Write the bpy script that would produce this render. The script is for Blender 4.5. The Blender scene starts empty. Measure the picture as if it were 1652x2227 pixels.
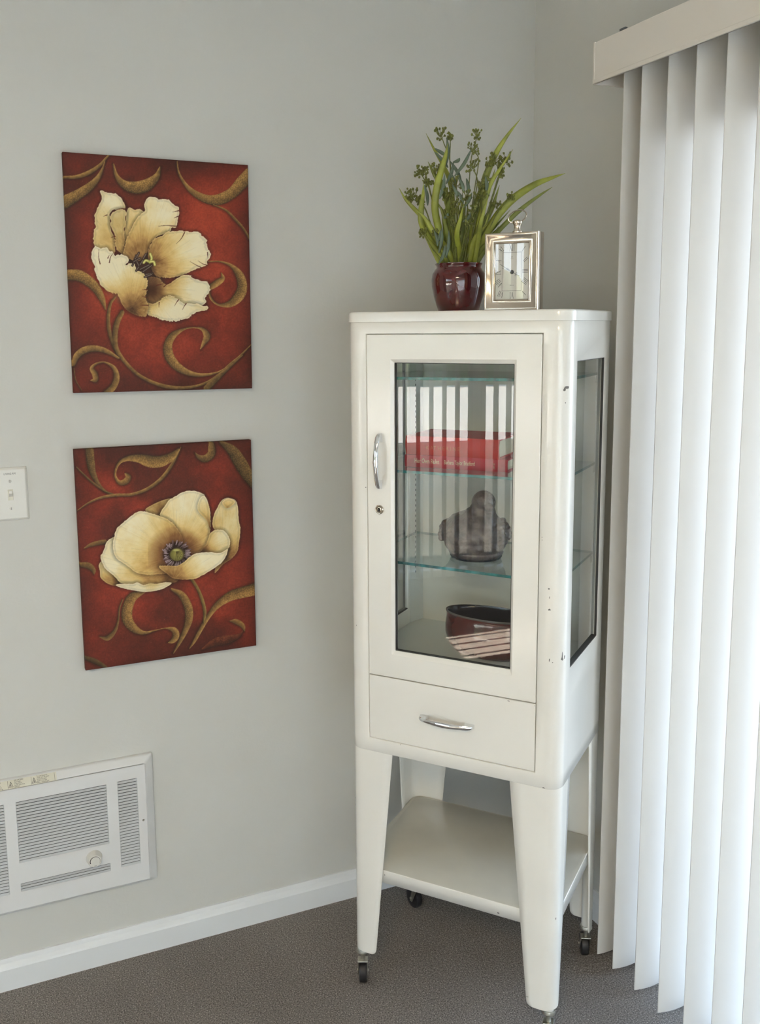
import bpy, math, random
import numpy as np
from mathutils import Vector, Matrix

# ============================================================ camera, sky, sun, exposure
SC = bpy.context.scene
COL = SC.collection
R = math.radians
CAM = (-1.4107, -2.1469, 1.5089)
PITCH, ROLL, YAW = R(-8.4161), R(-0.4351), R(23.7286)
cd = bpy.data.cameras.new('camera'); co = bpy.data.objects.new('camera', cd); COL.objects.link(co)
_F = Vector((math.sin(YAW)*math.cos(PITCH), math.cos(YAW)*math.cos(PITCH), math.sin(PITCH)))
_R = Vector((math.cos(YAW), -math.sin(YAW), 0)); _U = _R.cross(_F)
_R2 = _R*math.cos(ROLL)+_U*math.sin(ROLL); _U2 = -_R*math.sin(ROLL)+_U*math.cos(ROLL)
m = Matrix((( _R2.x, _U2.x, -_F.x, CAM[0]), (_R2.y, _U2.y, -_F.y, CAM[1]), (_R2.z, _U2.z, -_F.z, CAM[2]), (0, 0, 0, 1)))
co.matrix_world = m
cd.sensor_fit = 'VERTICAL'; cd.sensor_height = 24.0; cd.lens = 2032.18/2227*24.0
cd.shift_x = 17.83/2227; cd.shift_y = -101.1/2227
cd.clip_start = 0.05; cd.clip_end = 200
SC.camera = co

W = bpy.data.worlds.new('sky'); SC.world = W; W.use_nodes = True
nt = W.node_tree; nt.nodes.clear()
n_o = nt.nodes.new('ShaderNodeOutputWorld'); n_b = nt.nodes.new('ShaderNodeBackground')
n_tc = nt.nodes.new('ShaderNodeTexCoord'); n_s = nt.nodes.new('ShaderNodeSeparateXYZ')
n_r = nt.nodes.new('ShaderNodeValToRGB')
n_r.color_ramp.elements[0].position = 0.0; n_r.color_ramp.elements[0].color = (0.84, 0.92, 1.0, 1)
n_r.color_ramp.elements[1].position = 0.7; n_r.color_ramp.elements[1].color = (0.42, 0.66, 1.0, 1)
e = n_r.color_ramp.elements.new(0.15); e.color = (0.68, 0.83, 1.0, 1)
nt.links.new(n_tc.outputs['Generated'], n_s.inputs[0]); nt.links.new(n_s.outputs['Z'], n_r.inputs[0])
nt.links.new(n_r.outputs[0], n_b.inputs[0]); nt.links.new(n_b.outputs[0], n_o.inputs[0])
SKY = 5.2
n_b.inputs[1].default_value = SKY

SUN = 115.0
sd = bpy.data.lights.new('sun', 'SUN'); sd.energy = SUN; sd.angle = R(0.25); sd.color = (1.0, 0.89, 0.75)
so = bpy.data.objects.new('sun', sd); COL.objects.link(so)
sun_dir = Vector((0.150*math.cos(R(32.4)), 0.989*math.cos(R(32.4)), -math.sin(R(32.4))))
so.rotation_euler = sun_dir.to_track_quat('-Z', 'Y').to_euler(); so.location = (-6, -12, 8)

SC.view_settings.view_transform = 'Standard'; SC.view_settings.look = 'None'
SC.view_settings.gamma = 1.0; SC.view_settings.use_curve_mapping = False
EXPOSURE = 0.60
FILL_LAMP, FILL_COL = 24.0, (1.0, 0.78, 0.48)
SC.view_settings.exposure = EXPOSURE
cy = SC.cycles
cy.use_denoising = True; cy.max_bounces = 12; cy.diffuse_bounces = 6; cy.glossy_bounces = 6
cy.transparent_max_bounces = 16; cy.transmission_bounces = 8; cy.sample_clamp_indirect = 8.0
cy.caustics_reflective = False; cy.caustics_refractive = False

def portal(name, loc, rot, sx, sy):
    l = bpy.data.lights.new(name, 'AREA'); l.shape = 'RECTANGLE'; l.size = sx; l.size_y = sy
    l.cycles.is_portal = True
    o = bpy.data.objects.new(name, l); COL.objects.link(o); o.location = loc; o.rotation_euler = rot
# daylight enters through the three glazed openings (portals guide the sky sampling)
portal('daylight_right_door', (0.10, -1.50, 0.98), (0, R(90), 0), 1.9, 1.9)
portal('daylight_far_door', (-4.14, -1.75, 1.0), (0, R(-90), 0), 2.0, 2.0)
portal('daylight_back_window', (-3.295, -4.55, 1.2), (R(90), 0, 0), 0.45, 1.95)

# ============================================================ small helpers
def srgb(r, g, b):
    f = lambda c: ((c/255+0.055)/1.055)**2.4 if c/255 > 0.04045 else c/255/12.92
    return (f(r), f(g), f(b))

class MB:
    def __init__(s): s.v = []; s.f = []; s.m = []; s.sm = []
    def add(s, vs, fs, mi=0, smooth=False):
        b = len(s.v); s.v += [tuple(p) for p in vs]
        for q in fs: s.f.append(tuple(i+b for i in q)); s.m.append(mi); s.sm.append(smooth)
        return s
    def box(s, x0, x1, y0, y1, z0, z1, mi=0, M=None):
        vs = [(x0,y0,z0),(x1,y0,z0),(x1,y1,z0),(x0,y1,z0),(x0,y0,z1),(x1,y0,z1),(x1,y1,z1),(x0,y1,z1)]
        if M: vs = [tuple(M @ Vector(p)) for p in vs]
        return s.add(vs, [(0,3,2,1),(4,5,6,7),(0,1,5,4),(1,2,6,5),(2,3,7,6),(3,0,4,7)], mi)
    def hexa(s, vs, mi=0):
        return s.add(vs, [(0,3,2,1),(4,5,6,7),(0,1,5,4),(1,2,6,5),(2,3,7,6),(3,0,4,7)], mi)
    def lathe(s, prof, n=48, cx=0, cy_=0, sx=1.0, sy=1.0, mi=0, smooth=True, cap0=False, cap1=False):
        vs = []
        for r, z in prof:
            for k in range(n):
                a = 2*math.pi*k/n; vs.append((cx+r*sx*math.cos(a), cy_+r*sy*math.sin(a), z))
        fs = []
        for i in range(len(prof)-1):
            for k in range(n):
                k2 = (k+1) % n; fs.append((i*n+k, i*n+k2, (i+1)*n+k2, (i+1)*n+k))
        if cap0: fs.append(tuple(reversed(range(n))))
        if cap1: fs.append(tuple(range((len(prof)-1)*n, len(prof)*n)))
        return s.add(vs, fs, mi, smooth)
    def tube(s, pts, rad, n=10, mi=0, cap=True, smooth=True):
        pts = [Vector(p) for p in pts]; N = len(pts)
        rs = rad if isinstance(rad, (list, tuple)) else [rad]*N
        vs = []; up = Vector((0, 0, 1)); prev = None
        for i, p in enumerate(pts):
            t = (pts[min(i+1, N-1)]-pts[max(i-1, 0)]).normalized()
            if prev is None:
                a = t.cross(up)
                if a.length < 1e-3: a = t.cross(Vector((1, 0, 0)))
            else: a = prev - t*prev.dot(t)
            a.normalize(); prev = a; b = t.cross(a)
            for k in range(n):
                th = 2*math.pi*k/n; vs.append(p+(a*math.cos(th)+b*math.sin(th))*rs[i])
        fs = [(i*n+k, i*n+(k+1) % n, (i+1)*n+(k+1) % n, (i+1)*n+k) for i in range(N-1) for k in range(n)]
        if cap: fs.append(tuple(reversed(range(n)))); fs.append(tuple(range((N-1)*n, N*n)))
        return s.add(vs, fs, mi, smooth)
    def prism(s, poly, y0, y1, mi=0, smooth=False):      # polygon in xz, extruded along y
        n = len(poly)
        vs = [(x, y0, z) for x, z in poly]+[(x, y1, z) for x, z in poly]
        return s.add(vs, [tuple(range(n)), tuple(reversed(range(n, 2*n)))]+[(i, i+n, (i+1) % n+n, (i+1) % n) for i in range(n)], mi, smooth)
    def slab(s, poly, z0, z1, mi=0, smooth=False):       # polygon in xy, extruded along z
        n = len(poly)
        vs = [(x, y, z0) for x, y in poly]+[(x, y, z1) for x, y in poly]
        return s.add(vs, [tuple(reversed(range(n))), tuple(range(n, 2*n))]+[(i, (i+1) % n, (i+1) % n+n, i+n) for i in range(n)], mi, smooth)
    def ball(s, c, r, seg=10, rings=6, sx=1, sy=1, sz=1, mi=0, M=None):
        vs = []; fs = []
        for i in range(rings+1):
            ph = math.pi*i/rings
            for k in range(seg):
                a = 2*math.pi*k/seg
                p = Vector((r*sx*math.sin(ph)*math.cos(a), r*sy*math.sin(ph)*math.sin(a), r*sz*math.cos(ph)))
                if M: p = M @ p
                vs.append(Vector(c)+p)
        for i in range(rings):
            for k in range(seg): fs.append((i*seg+k, (i+1)*seg+k, (i+1)*seg+(k+1) % seg, i*seg+(k+1) % seg))
        return s.add(vs, fs, mi, True)
    def build(s, name, mats, parent=None, bevel=0, seg=2, loc=None, rot=None, sharp=35):
        me = bpy.data.meshes.new(name); me.from_pydata(s.v, [], s.f)
        if not isinstance(mats, (list, tuple)): mats = [mats]
        for q in mats: me.materials.append(q)
        me.polygons.foreach_set('material_index', s.m)
        me.polygons.foreach_set('use_smooth', s.sm); me.update()
        if any(s.sm):
            try: me.set_sharp_from_angle(angle=R(sharp))
            except Exception: pass
        o = bpy.data.objects.new(name, me); COL.objects.link(o)
        if parent: o.parent = parent
        if loc: o.location = loc
        if rot: o.rotation_euler = rot
        if bevel:
            b = o.modifiers.new('bevel', 'BEVEL'); b.width = bevel; b.segments = seg; b.limit_method = 'ANGLE'; b.angle_limit = R(40)
            b.harden_normals = False
        return o

def empty(name, loc=(0, 0, 0), rot=(0, 0, 0)):
    o = bpy.data.objects.new(name, None); COL.objects.link(o); o.location = loc; o.rotation_euler = rot
    o.empty_display_size = 0.05
    return o
def tag(o, label, cat, group=None):
    o['label'] = label; o['category'] = cat
    if group: o['group'] = group
    return o
def struct(o): o['kind'] = 'structure'; return o

_txt = {}
def text_polys(s, size):
    c = bpy.data.curves.new('t', 'FONT'); c.body = s; c.size = size; c.resolution_u = 3
    o = bpy.data.objects.new('t', c); COL.objects.link(o)
    dg = bpy.context.evaluated_depsgraph_get(); dg.update()
    me = bpy.data.meshes.new_from_object(o.evaluated_get(dg))
    vs = [tuple(v.co) for v in me.vertices]; fs = [tuple(p.vertices) for p in me.polygons]
    COL.objects.unlink(o); bpy.data.objects.remove(o); bpy.data.meshes.remove(me)
    return vs, fs
def add_text(mb, s, size, x, z, y, sx=1.0, rot=0, mi=0, align='L'):
    """lettering lying in the xz plane, facing -y"""
    vs, fs = text_polys(s, size)
    w = max(v[0] for v in vs)*sx
    off = {'L': 0, 'C': -w/2, 'R': -w}[align]
    ca, sa = math.cos(rot), math.sin(rot)
    out = []
    for vx, vz, _ in vs:
        a = vx*sx+off; out.append((x+a*ca-vz*sa, y, z+a*sa+vz*ca))
    mb.add(out, fs, mi)

# ============================================================ materials
def mat(name, col=(0.8, 0.8, 0.8), rough=0.5, metal=0.0, spec=0.5, coat=0.0, bump=None, vary=None, aniso=None, sub=None):
    """bump=(scale, strength, distance); vary=(scale, amount, detail)"""
    m = bpy.data.materials.new(name); m.use_nodes = True; N = m.node_tree.nodes; L = m.node_tree.links
    p = N['Principled BSDF']; p.inputs['Base Color'].default_value = (*col, 1)
    p.inputs['Roughness'].default_value = rough; p.inputs['Metallic'].default_value = metal
    p.inputs['Specular IOR Level'].default_value = spec
    if coat: p.inputs['Coat Weight'].default_value = coat; p.inputs['Coat Roughness'].default_value = 0.08
    tc = N.new('ShaderNodeTexCoord')
    if vary:
        t = N.new('ShaderNodeTexNoise'); t.inputs['Scale'].default_value = vary[0]; t.inputs['Detail'].default_value = vary[2] if len(vary) > 2 else 3
        L.new(tc.outputs['Object'], t.inputs['Vector'])
        r = N.new('ShaderNodeValToRGB'); a = vary[1]
        r.color_ramp.elements[0].position = 0.3; r.color_ramp.elements[1].position = 0.7
        r.color_ramp.elements[0].color = (*[c*(1-a) for c in col], 1); r.color_ramp.elements[1].color = (*[min(1, c*(1+a)) for c in col], 1)
        L.new(t.outputs['Fac'], r.inputs[0]); L.new(r.outputs[0], p.inputs['Base Color'])
    if bump:
        t = N.new('ShaderNodeTexNoise'); t.inputs['Scale'].default_value = bump[0]; t.inputs['Detail'].default_value = 4
        L.new(tc.outputs['Object'], t.inputs['Vector'])
        b = N.new('ShaderNodeBump'); b.inputs['Strength'].default_value = bump[1]; b.inputs['Distance'].default_value = bump[2]
        L.new(t.outputs['Fac'], b.inputs['Height']); L.new(b.outputs[0], p.inputs['Normal'])
    return m
def glass_mat(name, tint=(1, 1, 1), ior=1.5):
    m = bpy.data.materials.new(name); m.use_nodes = True; N = m.node_tree.nodes; L = m.node_tree.links
    N.clear(); o = N.new('ShaderNodeOutputMaterial'); mx = N.new('ShaderNodeMixShader')
    t = N.new('ShaderNodeBsdfTransparent'); t.inputs[0].default_value = (*tint, 1)
    g = N.new('ShaderNodeBsdfGlossy'); g.inputs['Roughness'].default_value = 0.0
    f = N.new('ShaderNodeFresnel'); f.inputs[0].default_value = ior
    geo = N.new('ShaderNodeNewGeometry'); mt = N.new('ShaderNodeMath'); mt.operation = 'SUBTRACT'; mt.inputs[0].default_value = 1.0
    ml = N.new('ShaderNodeMath'); ml.operation = 'MULTIPLY'; mt.inputs[0].default_value = 1.9; mb_ = N.new('ShaderNodeMath'); mb_.operation = 'MULTIPLY'; mb_.inputs[1].default_value = 1.9       # the outward face carries the reflection of both surfaces
    L.new(geo.outputs['Backfacing'], mb_.inputs[0]); L.new(mb_.outputs[0], mt.inputs[1]); mt.use_clamp = False; ml.use_clamp = True; L.new(f.outputs[0], ml.inputs[0]); L.new(mt.outputs[0], ml.inputs[1])
    L.new(ml.outputs[0], mx.inputs[0]); L.new(t.outputs[0], mx.inputs[1]); L.new(g.outputs[0], mx.inputs[2]); L.new(mx.outputs[0], o.inputs[0])
    return m
def slat_mat(name, col, trans=0.25):
    m = bpy.data.materials.new(name); m.use_nodes = True; N = m.node_tree.nodes; L = m.node_tree.links
    N.clear(); o = N.new('ShaderNodeOutputMaterial'); mx = N.new('ShaderNodeMixShader'); mx.inputs[0].default_value = trans
    p = N.new('ShaderNodeBsdfPrincipled'); p.inputs['Base Color'].default_value = (*col, 1); p.inputs['Roughness'].default_value = 0.55
    t = N.new('ShaderNodeBsdfTranslucent'); t.inputs[0].default_value = (*[min(1, c*1.05) for c in col], 1)
    L.new(p.outputs[0], mx.inputs[1]); L.new(t.outputs[0], mx.inputs[2]); L.new(mx.outputs[0], o.inputs[0])
    return m

M = {}
M['wall'] = mat('wall_paint', (0.603, 0.602, 0.568), 0.75, spec=0.25, bump=(160, 0.12, 0.002), vary=(2.0, 0.012))
M['ceiling'] = mat('ceiling_paint', (0.80, 0.79, 0.76), 0.9, spec=0.1, bump=(90, 0.3, 0.003))
M['trim'] = mat('trim_paint', (0.74, 0.76, 0.77), 0.4)
M['enamel'] = mat('cream_enamel', (0.80, 0.78, 0.72), 0.22, spec=0.5, coat=0.35, vary=(6, 0.02), bump=(14, 0.03, 0.004))
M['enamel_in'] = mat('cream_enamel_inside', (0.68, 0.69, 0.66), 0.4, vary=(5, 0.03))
M['shelf_top'] = mat('shaded_yellowed_enamel', (0.56, 0.54, 0.47), 0.25, spec=0.5, coat=0.3, vary=(9, 0.05))  # shade on the shelf top mixed into the colour, along with yellowing
M['chip'] = mat('bare_metal_chip', (0.16, 0.15, 0.14), 0.6)
M['gasket'] = mat('black_rubber_gasket', (0.03, 0.03, 0.028), 0.6)
M['chrome'] = mat('chrome', (0.82, 0.83, 0.85), 0.06, metal=1.0)
M['zinc'] = mat('zinc_plated_steel', (0.55, 0.54, 0.48), 0.35, metal=1.0, vary=(60, 0.2))
M['nickel'] = mat('brushed_nickel', (0.60, 0.53, 0.44), 0.14, metal=1.0)
M['rubber'] = mat('black_caster_rubber', (0.012, 0.012, 0.014), 0.45, bump=(120, 0.2, 0.001))
M['glass'] = glass_mat('clear_glass')
M['cab_glass'] = glass_mat('cabinet_glass', (0.962, 0.978, 0.970))
M['shelf_glass'] = glass_mat('shelf_glass', (0.93, 0.97, 0.955))
M['edge_glass'] = mat('teal_glass_edge', (0.02, 0.15, 0.15), 0.15, spec=0.8, vary=(45, 0.7, 5))
M['white_plastic'] = mat('white_plastic', (0.70, 0.69, 0.64), 0.35)
M['heater'] = mat('white_powder_coat', (0.71, 0.715, 0.71), 0.45)
M['louvre'] = mat('recess_shaded_louvres', (0.60, 0.625, 0.64), 0.5)  # same paint as the panel, greyed to stand in for recess shading
M['heater_dark'] = mat('heater_inside', (0.10, 0.11, 0.12), 0.7)
M['black'] = mat('black_print', (0.015, 0.015, 0.015), 0.6)
M['label'] = mat('cream_sticker', (0.70, 0.68, 0.57), 0.4)
M['blind'] = slat_mat('vinyl_blind', (0.80, 0.785, 0.75), 0.20)
M['valance'] = mat('valance_vinyl', (0.72, 0.68, 0.62), 0.5)
M['frame'] = mat('white_vinyl_frame', (0.75, 0.75, 0.74), 0.4)
M['red_glaze'] = mat('dark_red_glaze', (0.060, 0.004, 0.005), 0.06, spec=0.6, coat=0.5, vary=(25, 0.25), bump=(30, 0.04, 0.002))
M['pot_inside'] = mat('black_glaze', (0.015, 0.012, 0.014), 0.15)
M['brown_glaze'] = mat('oxblood_glaze', (0.085, 0.014, 0.010), 0.10, spec=0.6, coat=0.3, vary=(18, 0.3), bump=(25, 0.1, 0.002))
M['soil'] = mat('dark_moss', (0.03, 0.028, 0.015), 0.95, bump=(200, 1.0, 0.004))
M['leaf'] = mat('green_leaf', (0.23, 0.26, 0.030), 0.45, vary=(35, 0.30, 4))
M['leaf2'] = mat('olive_leaf', (0.14, 0.17, 0.022), 0.5, vary=(35, 0.3, 4))
M['leaf3'] = mat('grey_green_leaf', (0.085, 0.125, 0.08), 0.55, vary=(40, 0.25))
M['berry'] = mat('olive_berry', (0.12, 0.135, 0.018), 0.5, vary=(150, 0.4))
M['paper'] = mat('dial_paper', (0.62, 0.60, 0.53), 0.5)
M['book_red'] = mat('red_cloth', (0.42, 0.025, 0.018), 0.5, bump=(600, 0.2, 0.0006), vary=(20, 0.1))
M['book_crimson'] = mat('crimson_cloth', (0.36, 0.008, 0.02), 0.5, bump=(600, 0.2, 0.0006), vary=(20, 0.1))
M['book_top'] = mat('book_cover_red', (0.22, 0.03, 0.02), 0.6)
M['pages'] = mat('page_block', (0.62, 0.56, 0.42), 0.8)
M['foil'] = mat('cream_foil', (0.78, 0.68, 0.44), 0.4)
M['foil_dim'] = mat('dim_gold_foil', (0.50, 0.16, 0.06), 0.4)
M['grass'] = mat('lawn', (0.020, 0.022, 0.017), 0.9, vary=(3, 0.3))
M['concrete'] = mat('concrete', (0.55, 0.53, 0.49), 0.8, vary=(2, 0.1))
M['patio'] = mat('patio_slab', (0.050, 0.058, 0.070), 0.8, vary=(2, 0.1))
M['foliage'] = mat('hedge_leaves', (0.035, 0.06, 0.02), 0.8, vary=(2.5, 0.5, 6))

# carpet : speckled loop pile
def carpet_mat():
    m = bpy.data.materials.new('brown_grey_carpet'); m.use_nodes = True; N = m.node_tree.nodes; L = m.node_tree.links
    p = N['Principled BSDF']; p.inputs['Roughness'].default_value = 0.95; p.inputs['Specular IOR Level'].default_value = 0.1
    tc = N.new('ShaderNodeTexCoord')
    def noise(sc, det=2):
        t = N.new('ShaderNodeTexNoise'); t.inputs['Scale'].default_value = sc; t.inputs['Detail'].default_value = det
        L.new(tc.outputs['Object'], t.inputs['Vector']); return t
    a = noise(330, 3); b = noise(120, 2); c = noise(1.6, 3)
    r = N.new('ShaderNodeValToRGB'); cr = r.color_ramp
    cr.elements[0].position = 0.30; cr.elements[0].color = (0.078, 0.073, 0.069, 1)
    cr.elements[1].position = 0.74; cr.elements[1].color = (0.60, 0.56, 0.51, 1)
    e = cr.elements.new(0.47); e.color = (0.208, 0.194, 0.183, 1)
    e = cr.elements.new(0.60); e.color = (0.288, 0.270, 0.254, 1)
    L.new(a.outputs['Fac'], r.inputs[0])
    mx = N.new('ShaderNodeMix'); mx.data_type = 'RGBA'; mx.blend_type = 'MULTIPLY'; mx.inputs[0].default_value = 1.0
    r2 = N.new('ShaderNodeValToRGB'); r2.color_ramp.elements[0].position = 0.35; r2.color_ramp.elements[1].position = 0.65
    r2.color_ramp.elements[0].color = (0.86, 0.84, 0.82, 1); r2.color_ramp.elements[1].color = (1.12, 1.1, 1.08, 1)
    L.new(c.outputs['Fac'], r2.inputs[0]); L.new(r.outputs[0], mx.inputs[6]); L.new(r2.outputs[0], mx.inputs[7]); L.new(mx.outputs[2], p.inputs['Base Color'])
    bp = N.new('ShaderNodeBump'); bp.inputs['Strength'].default_value = 0.8; bp.inputs['Distance'].default_value = 0.004
    L.new(b.outputs['Fac'], bp.inputs['Height']); L.new(bp.outputs[0], p.inputs['Normal'])
    return m
M['carpet'] = carpet_mat()

# ============================================================ the room
XL, YB, ZC, T = -4.0, -4.45, 2.44, 0.12      # far wall, back wall, ceiling, wall thickness
f = MB().box(XL-T, T, YB-T, T, -0.12, 0, 0).build('floor', M['carpet']); struct(f)
f = MB().box(XL-T, T, YB-T, T, ZC, ZC+0.15).build('ceiling', M['ceiling']); struct(f)
def wall_x(name, x0, x1, ya, yb, holes):
    mb = MB(); ys = ya
    for (h0, h1, z0, z1) in sorted(holes):
        mb.box(x0, x1, ys, h0, 0, ZC)
        if z0 > 0: mb.box(x0, x1, h0, h1, 0, z0)
        mb.box(x0, x1, h0, h1, z1, ZC); ys = h1
    mb.box(x0, x1, ys, yb, 0, ZC)
    return struct(mb.build(name, M['wall']))
struct(MB().box(XL-T, T, 0, T, 0, ZC).build('wall_left', M['wall']))
wall_x('wall_right', 0, T, YB, 0, [(-2.46, -0.54, 0, 1.94)])
wall_x('wall_opposite', XL-T, XL, YB, 0, [(-2.75, -0.75, 0, 2.12)])
mb = MB(); wx0, wx1 = -3.50, -3.09
bx0, bx1 = -2.95, -0.35
mb.box(XL-T, wx0, YB-T, YB, 0, ZC).box(wx1, bx0, YB-T, YB, 0, ZC).box(bx1, T, YB-T, YB, 0, ZC).box(bx0, bx1, YB-T, YB, 2.03, ZC).box(wx0, wx1, YB-T, YB, 0, 0.25).box(wx0, wx1, YB-T, YB, 2.17, ZC)
struct(mb.build('wall_back', M['wall']))

def glazing(name, axis, c, a0, a1, z0, z1, mull):
    """framed glass: the frame and each pane, at x=c (axis 'x', running along y) or y=c"""
    w = 0.045
    fr = MB()
    def b(p0, p1, q0, q1, z0_, z1_, mb):
        if axis == 'x': mb.box(p0, p1, q0, q1, z0_, z1_)
        else: mb.box(q0, q1, p0, p1, z0_, z1_)
    b(c-0.03, c+0.03, a0, a0+w, z0, z1, fr); b(c-0.03, c+0.03, a1-w, a1, z0, z1, fr)
    b(c-0.03, c+0.03, a0+w, a1-w, z1-w, z1, fr); b(c-0.03, c+0.03, a0+w, a1-w, z0, z0+w, fr)
    for q in mull: b(c-0.028, c+0.028, q-0.03, q+0.03, z0+w, z1-w, fr)
    o = struct(fr.build(name, M['frame'], bevel=0.003))
    g = [a0+w]+[q for q in mull for _ in (0,)]+[a1-w]
    for i in range(len(g)-1):
        lo = g[i]+(0.03 if i else 0); hi = g[i+1]-(0.03 if i < len(g)-2 else 0)
        gb = MB(); b(c-0.003, c+0.003, lo, hi, z0+w, z1-w, gb)
        gb.build('glass_pane', M['glass'], o)
    return o
glazing('door_1', 'x', 0.06, -2.46, -0.54, 0.0, 1.94, [-1.50])
glazing('door_2', 'x', XL-0.06, -2.75, -0.75, 0.0, 2.12, [-1.75])
glazing('added_door_3', 'y', YB-0.06, bx0, bx1, 0.0, 2.03, [(bx0+bx1)/2])  # unseen door added behind the viewpoint to let in fill light
glazing('window_1', 'y', YB-0.06, wx0, wx1, 0.25, 2.17, [])

def baseboard(name, pts_fn, a0, a1):
    prof = [(0, 0), (0.0145, 0), (0.0145, 0.052), (0.0125, 0.0565), (0.0075, 0.0645), (0.0065, 0.069), (0.0045, 0.0748), (0, 0.0748)]
    mb = MB(); n = len(prof); vs = []
    for a in (a0, a1):
        for d, z in prof: vs.append(pts_fn(a, d, z))
    mb.add(vs, [tuple(range(n)), tuple(reversed(range(n, 2*n)))]+[(i, i+n, (i+1) % n+n, (i+1) % n) for i in range(n)])
    o = struct(mb.build(name, M['trim'])); return o
baseboard('baseboard_left', lambda a, d, z: (a, -d, z), XL, 0)
baseboard('baseboard_right', lambda a, d, z: (-d, a, z), -0.54, -0.0145)
baseboard('baseboard_back', lambda a, d, z: (a, YB+d, z), XL, 0)
baseboard('baseboard_opposite', lambda a, d, z: (XL+d, a, z), -0.75, -0.0145)

# ---- outdoors, partly seen reflected in the glass; the roofs are added
struct(MB().box(-11.6, 10, -26, 14, -0.30, -0.14).build('ground', M['grass']))
struct(MB().box(T, 5.0, -9, 3, -0.16, -0.10).build('patio', M['patio']))
struct(MB().box(-24, -11.6, -30, 20, -0.28, -0.13).build('driveway', M['concrete']))
struct(MB().box(T, 1.9, -4.5, 1.0, 2.30, 2.42).build('added_roof_1', M['frame']))  # unseen roof added outside the right door to cut the sky light
struct(MB().box(XL-1.7, XL-T, -10.0, 1.0, 2.32, 2.42).build('added_roof_2', M['frame']))      # unseen roof added outside the far door to keep sun off its slats
rnd = random.Random(5)
mb = MB()
for k in range(70):
    y = -30+k*0.75; h = 2.2+rnd.random()*0.9
    mb.ball((-25.5+rnd.random(), y, h*0.45), 1.0, 10, 7, 0.9, 0.75+0.3*rnd.random(), h*0.62)
tag(mb.build('hedge', M['foliage']), 'dark green hedge outdoors, seen only as reflection in cabinet glass', 'hedge')

# ---- warm fill light added at the ceiling, behind the viewpoint
cl = empty('added_fill_light', (-2.05, -2.75, ZC)); tag(cl, 'warm round fill light added at the ceiling, outside the picture', 'fill light')
mb = MB(); mb.lathe([(0.34, 0.0), (0.34, -0.035), (0.32, -0.045)], 48); mb.build('fill_light_rim', M['frame'], cl)
M['fill_lamp'] = bpy.data.materials.new('fill_diffuser_glow'); M['fill_lamp'].use_nodes = True
_n = M['fill_lamp'].node_tree.nodes; _p = _n['Principled BSDF']; _p.inputs['Base Color'].default_value = (0.8, 0.8, 0.78, 1)
_p.inputs['Emission Color'].default_value = (*FILL_COL, 1); _p.inputs['Emission Strength'].default_value = FILL_LAMP
mb = MB(); mb.lathe([(0.32, -0.040), (0.24, -0.058), (0.12, -0.068), (0.0, -0.070)], 48); mb.build('fill_diffuser', M['fill_lamp'], cl)

# ============================================================ vertical blinds
def slat_mesh(z0, z1, w=0.089, sag=0.0065, n=12):
    """vane running along local +x, bulging to -y"""
    mb = MB(); vs = []
    th = 0.0008
    for k in range(n+1):
        t = k/n; x = w*t; y = -4*sag*t*(1-t)
        for z in (z0, z1): vs.append((x, y-th, z)); vs.append((x, y+th, z))
    fs = []
    for k in range(n):
        a = 4*k; b = a+4
        fs += [(a, b, b+2, a+2), (a+1, a+3, b+3, b+1), (a, a+1, b+1, b), (a+2, b+2, b+3, a+3)]
    fs += [(0, 2, 3, 1), (4*n, 4*n+1, 4*n+3, 4*n+2)]
    mb.add(vs, fs, 0, True)
    return mb
bl = empty('vertical_blind', (-0.07, -0.43, 2.0156))
tag(bl, 'off-white vertical blind with boxed valance over the glass door on the right', 'blind')
def to_l(p): return (p[0]+0.07, p[1]+0.43, p[2]-2.0156)
def bbox(mb, x0, x1, y0, y1, z0, z1): 
    a = to_l((x0, y0, z0)); b = to_l((x1, y1, z1)); mb.box(a[0], b[0], a[1], b[1], a[2], b[2])
YE = -2.68
mb = MB(); bbox(mb, -0.1370, -0.1330, YE, -0.4335, 2.0156, 2.0996); bbox(mb, -0.1395, -0.1330, YE, -0.4335, 2.0156, 2.0250)
bbox(mb, -0.1330, -0.120, YE, -0.4335, 2.0966, 2.0996)
mb.build('valance', M['valance'], bl, bevel=0.0012)
mb = MB(); bbox(mb, -0.1378, -0.0005, -0.4365, -0.4307, 2.0156, 2.1006); mb.build('valance_return', M['valance'], bl, bevel=0.001)
mb = MB(); bbox(mb, -0.090, -0.035, YE, -0.440, 2.076, 2.094); mb.build('head_rail', M['frame'], bl, bevel=0.003)
for yy in (-0.52, -1.5, -2.5):
    mb = MB(); bbox(mb, -0.128, -0.0005, yy-0.012, yy+0.012, 2.0975, 2.1035); bbox(mb, -0.1335, -0.128, yy-0.009, yy+0.009, 2.0975, 2.1055)
    mb.build('mounting_bracket', M['heater_dark'], bl)
proto = slat_mesh(0.0199, 2.078)
ys = [-0.4915]+[-0.4706-0.0776*k for k in range(1, 28)]
rnd = random.Random(3); pm = None
for k, y in enumerate(ys):
    rot = R([7, 1.5, 1, -1, -2, 0][k] if k < 6 else rnd.uniform(-2, 2))
    if pm is None: o = proto.build('slat', M['blind'], bl); pm = o
    else: o = pm.copy(); COL.objects.link(o)
    l = to_l((-0.1029, y, 0)); o.location = (l[0], l[1], l[2]); o.rotation_euler = (0, 0, rot)

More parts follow.
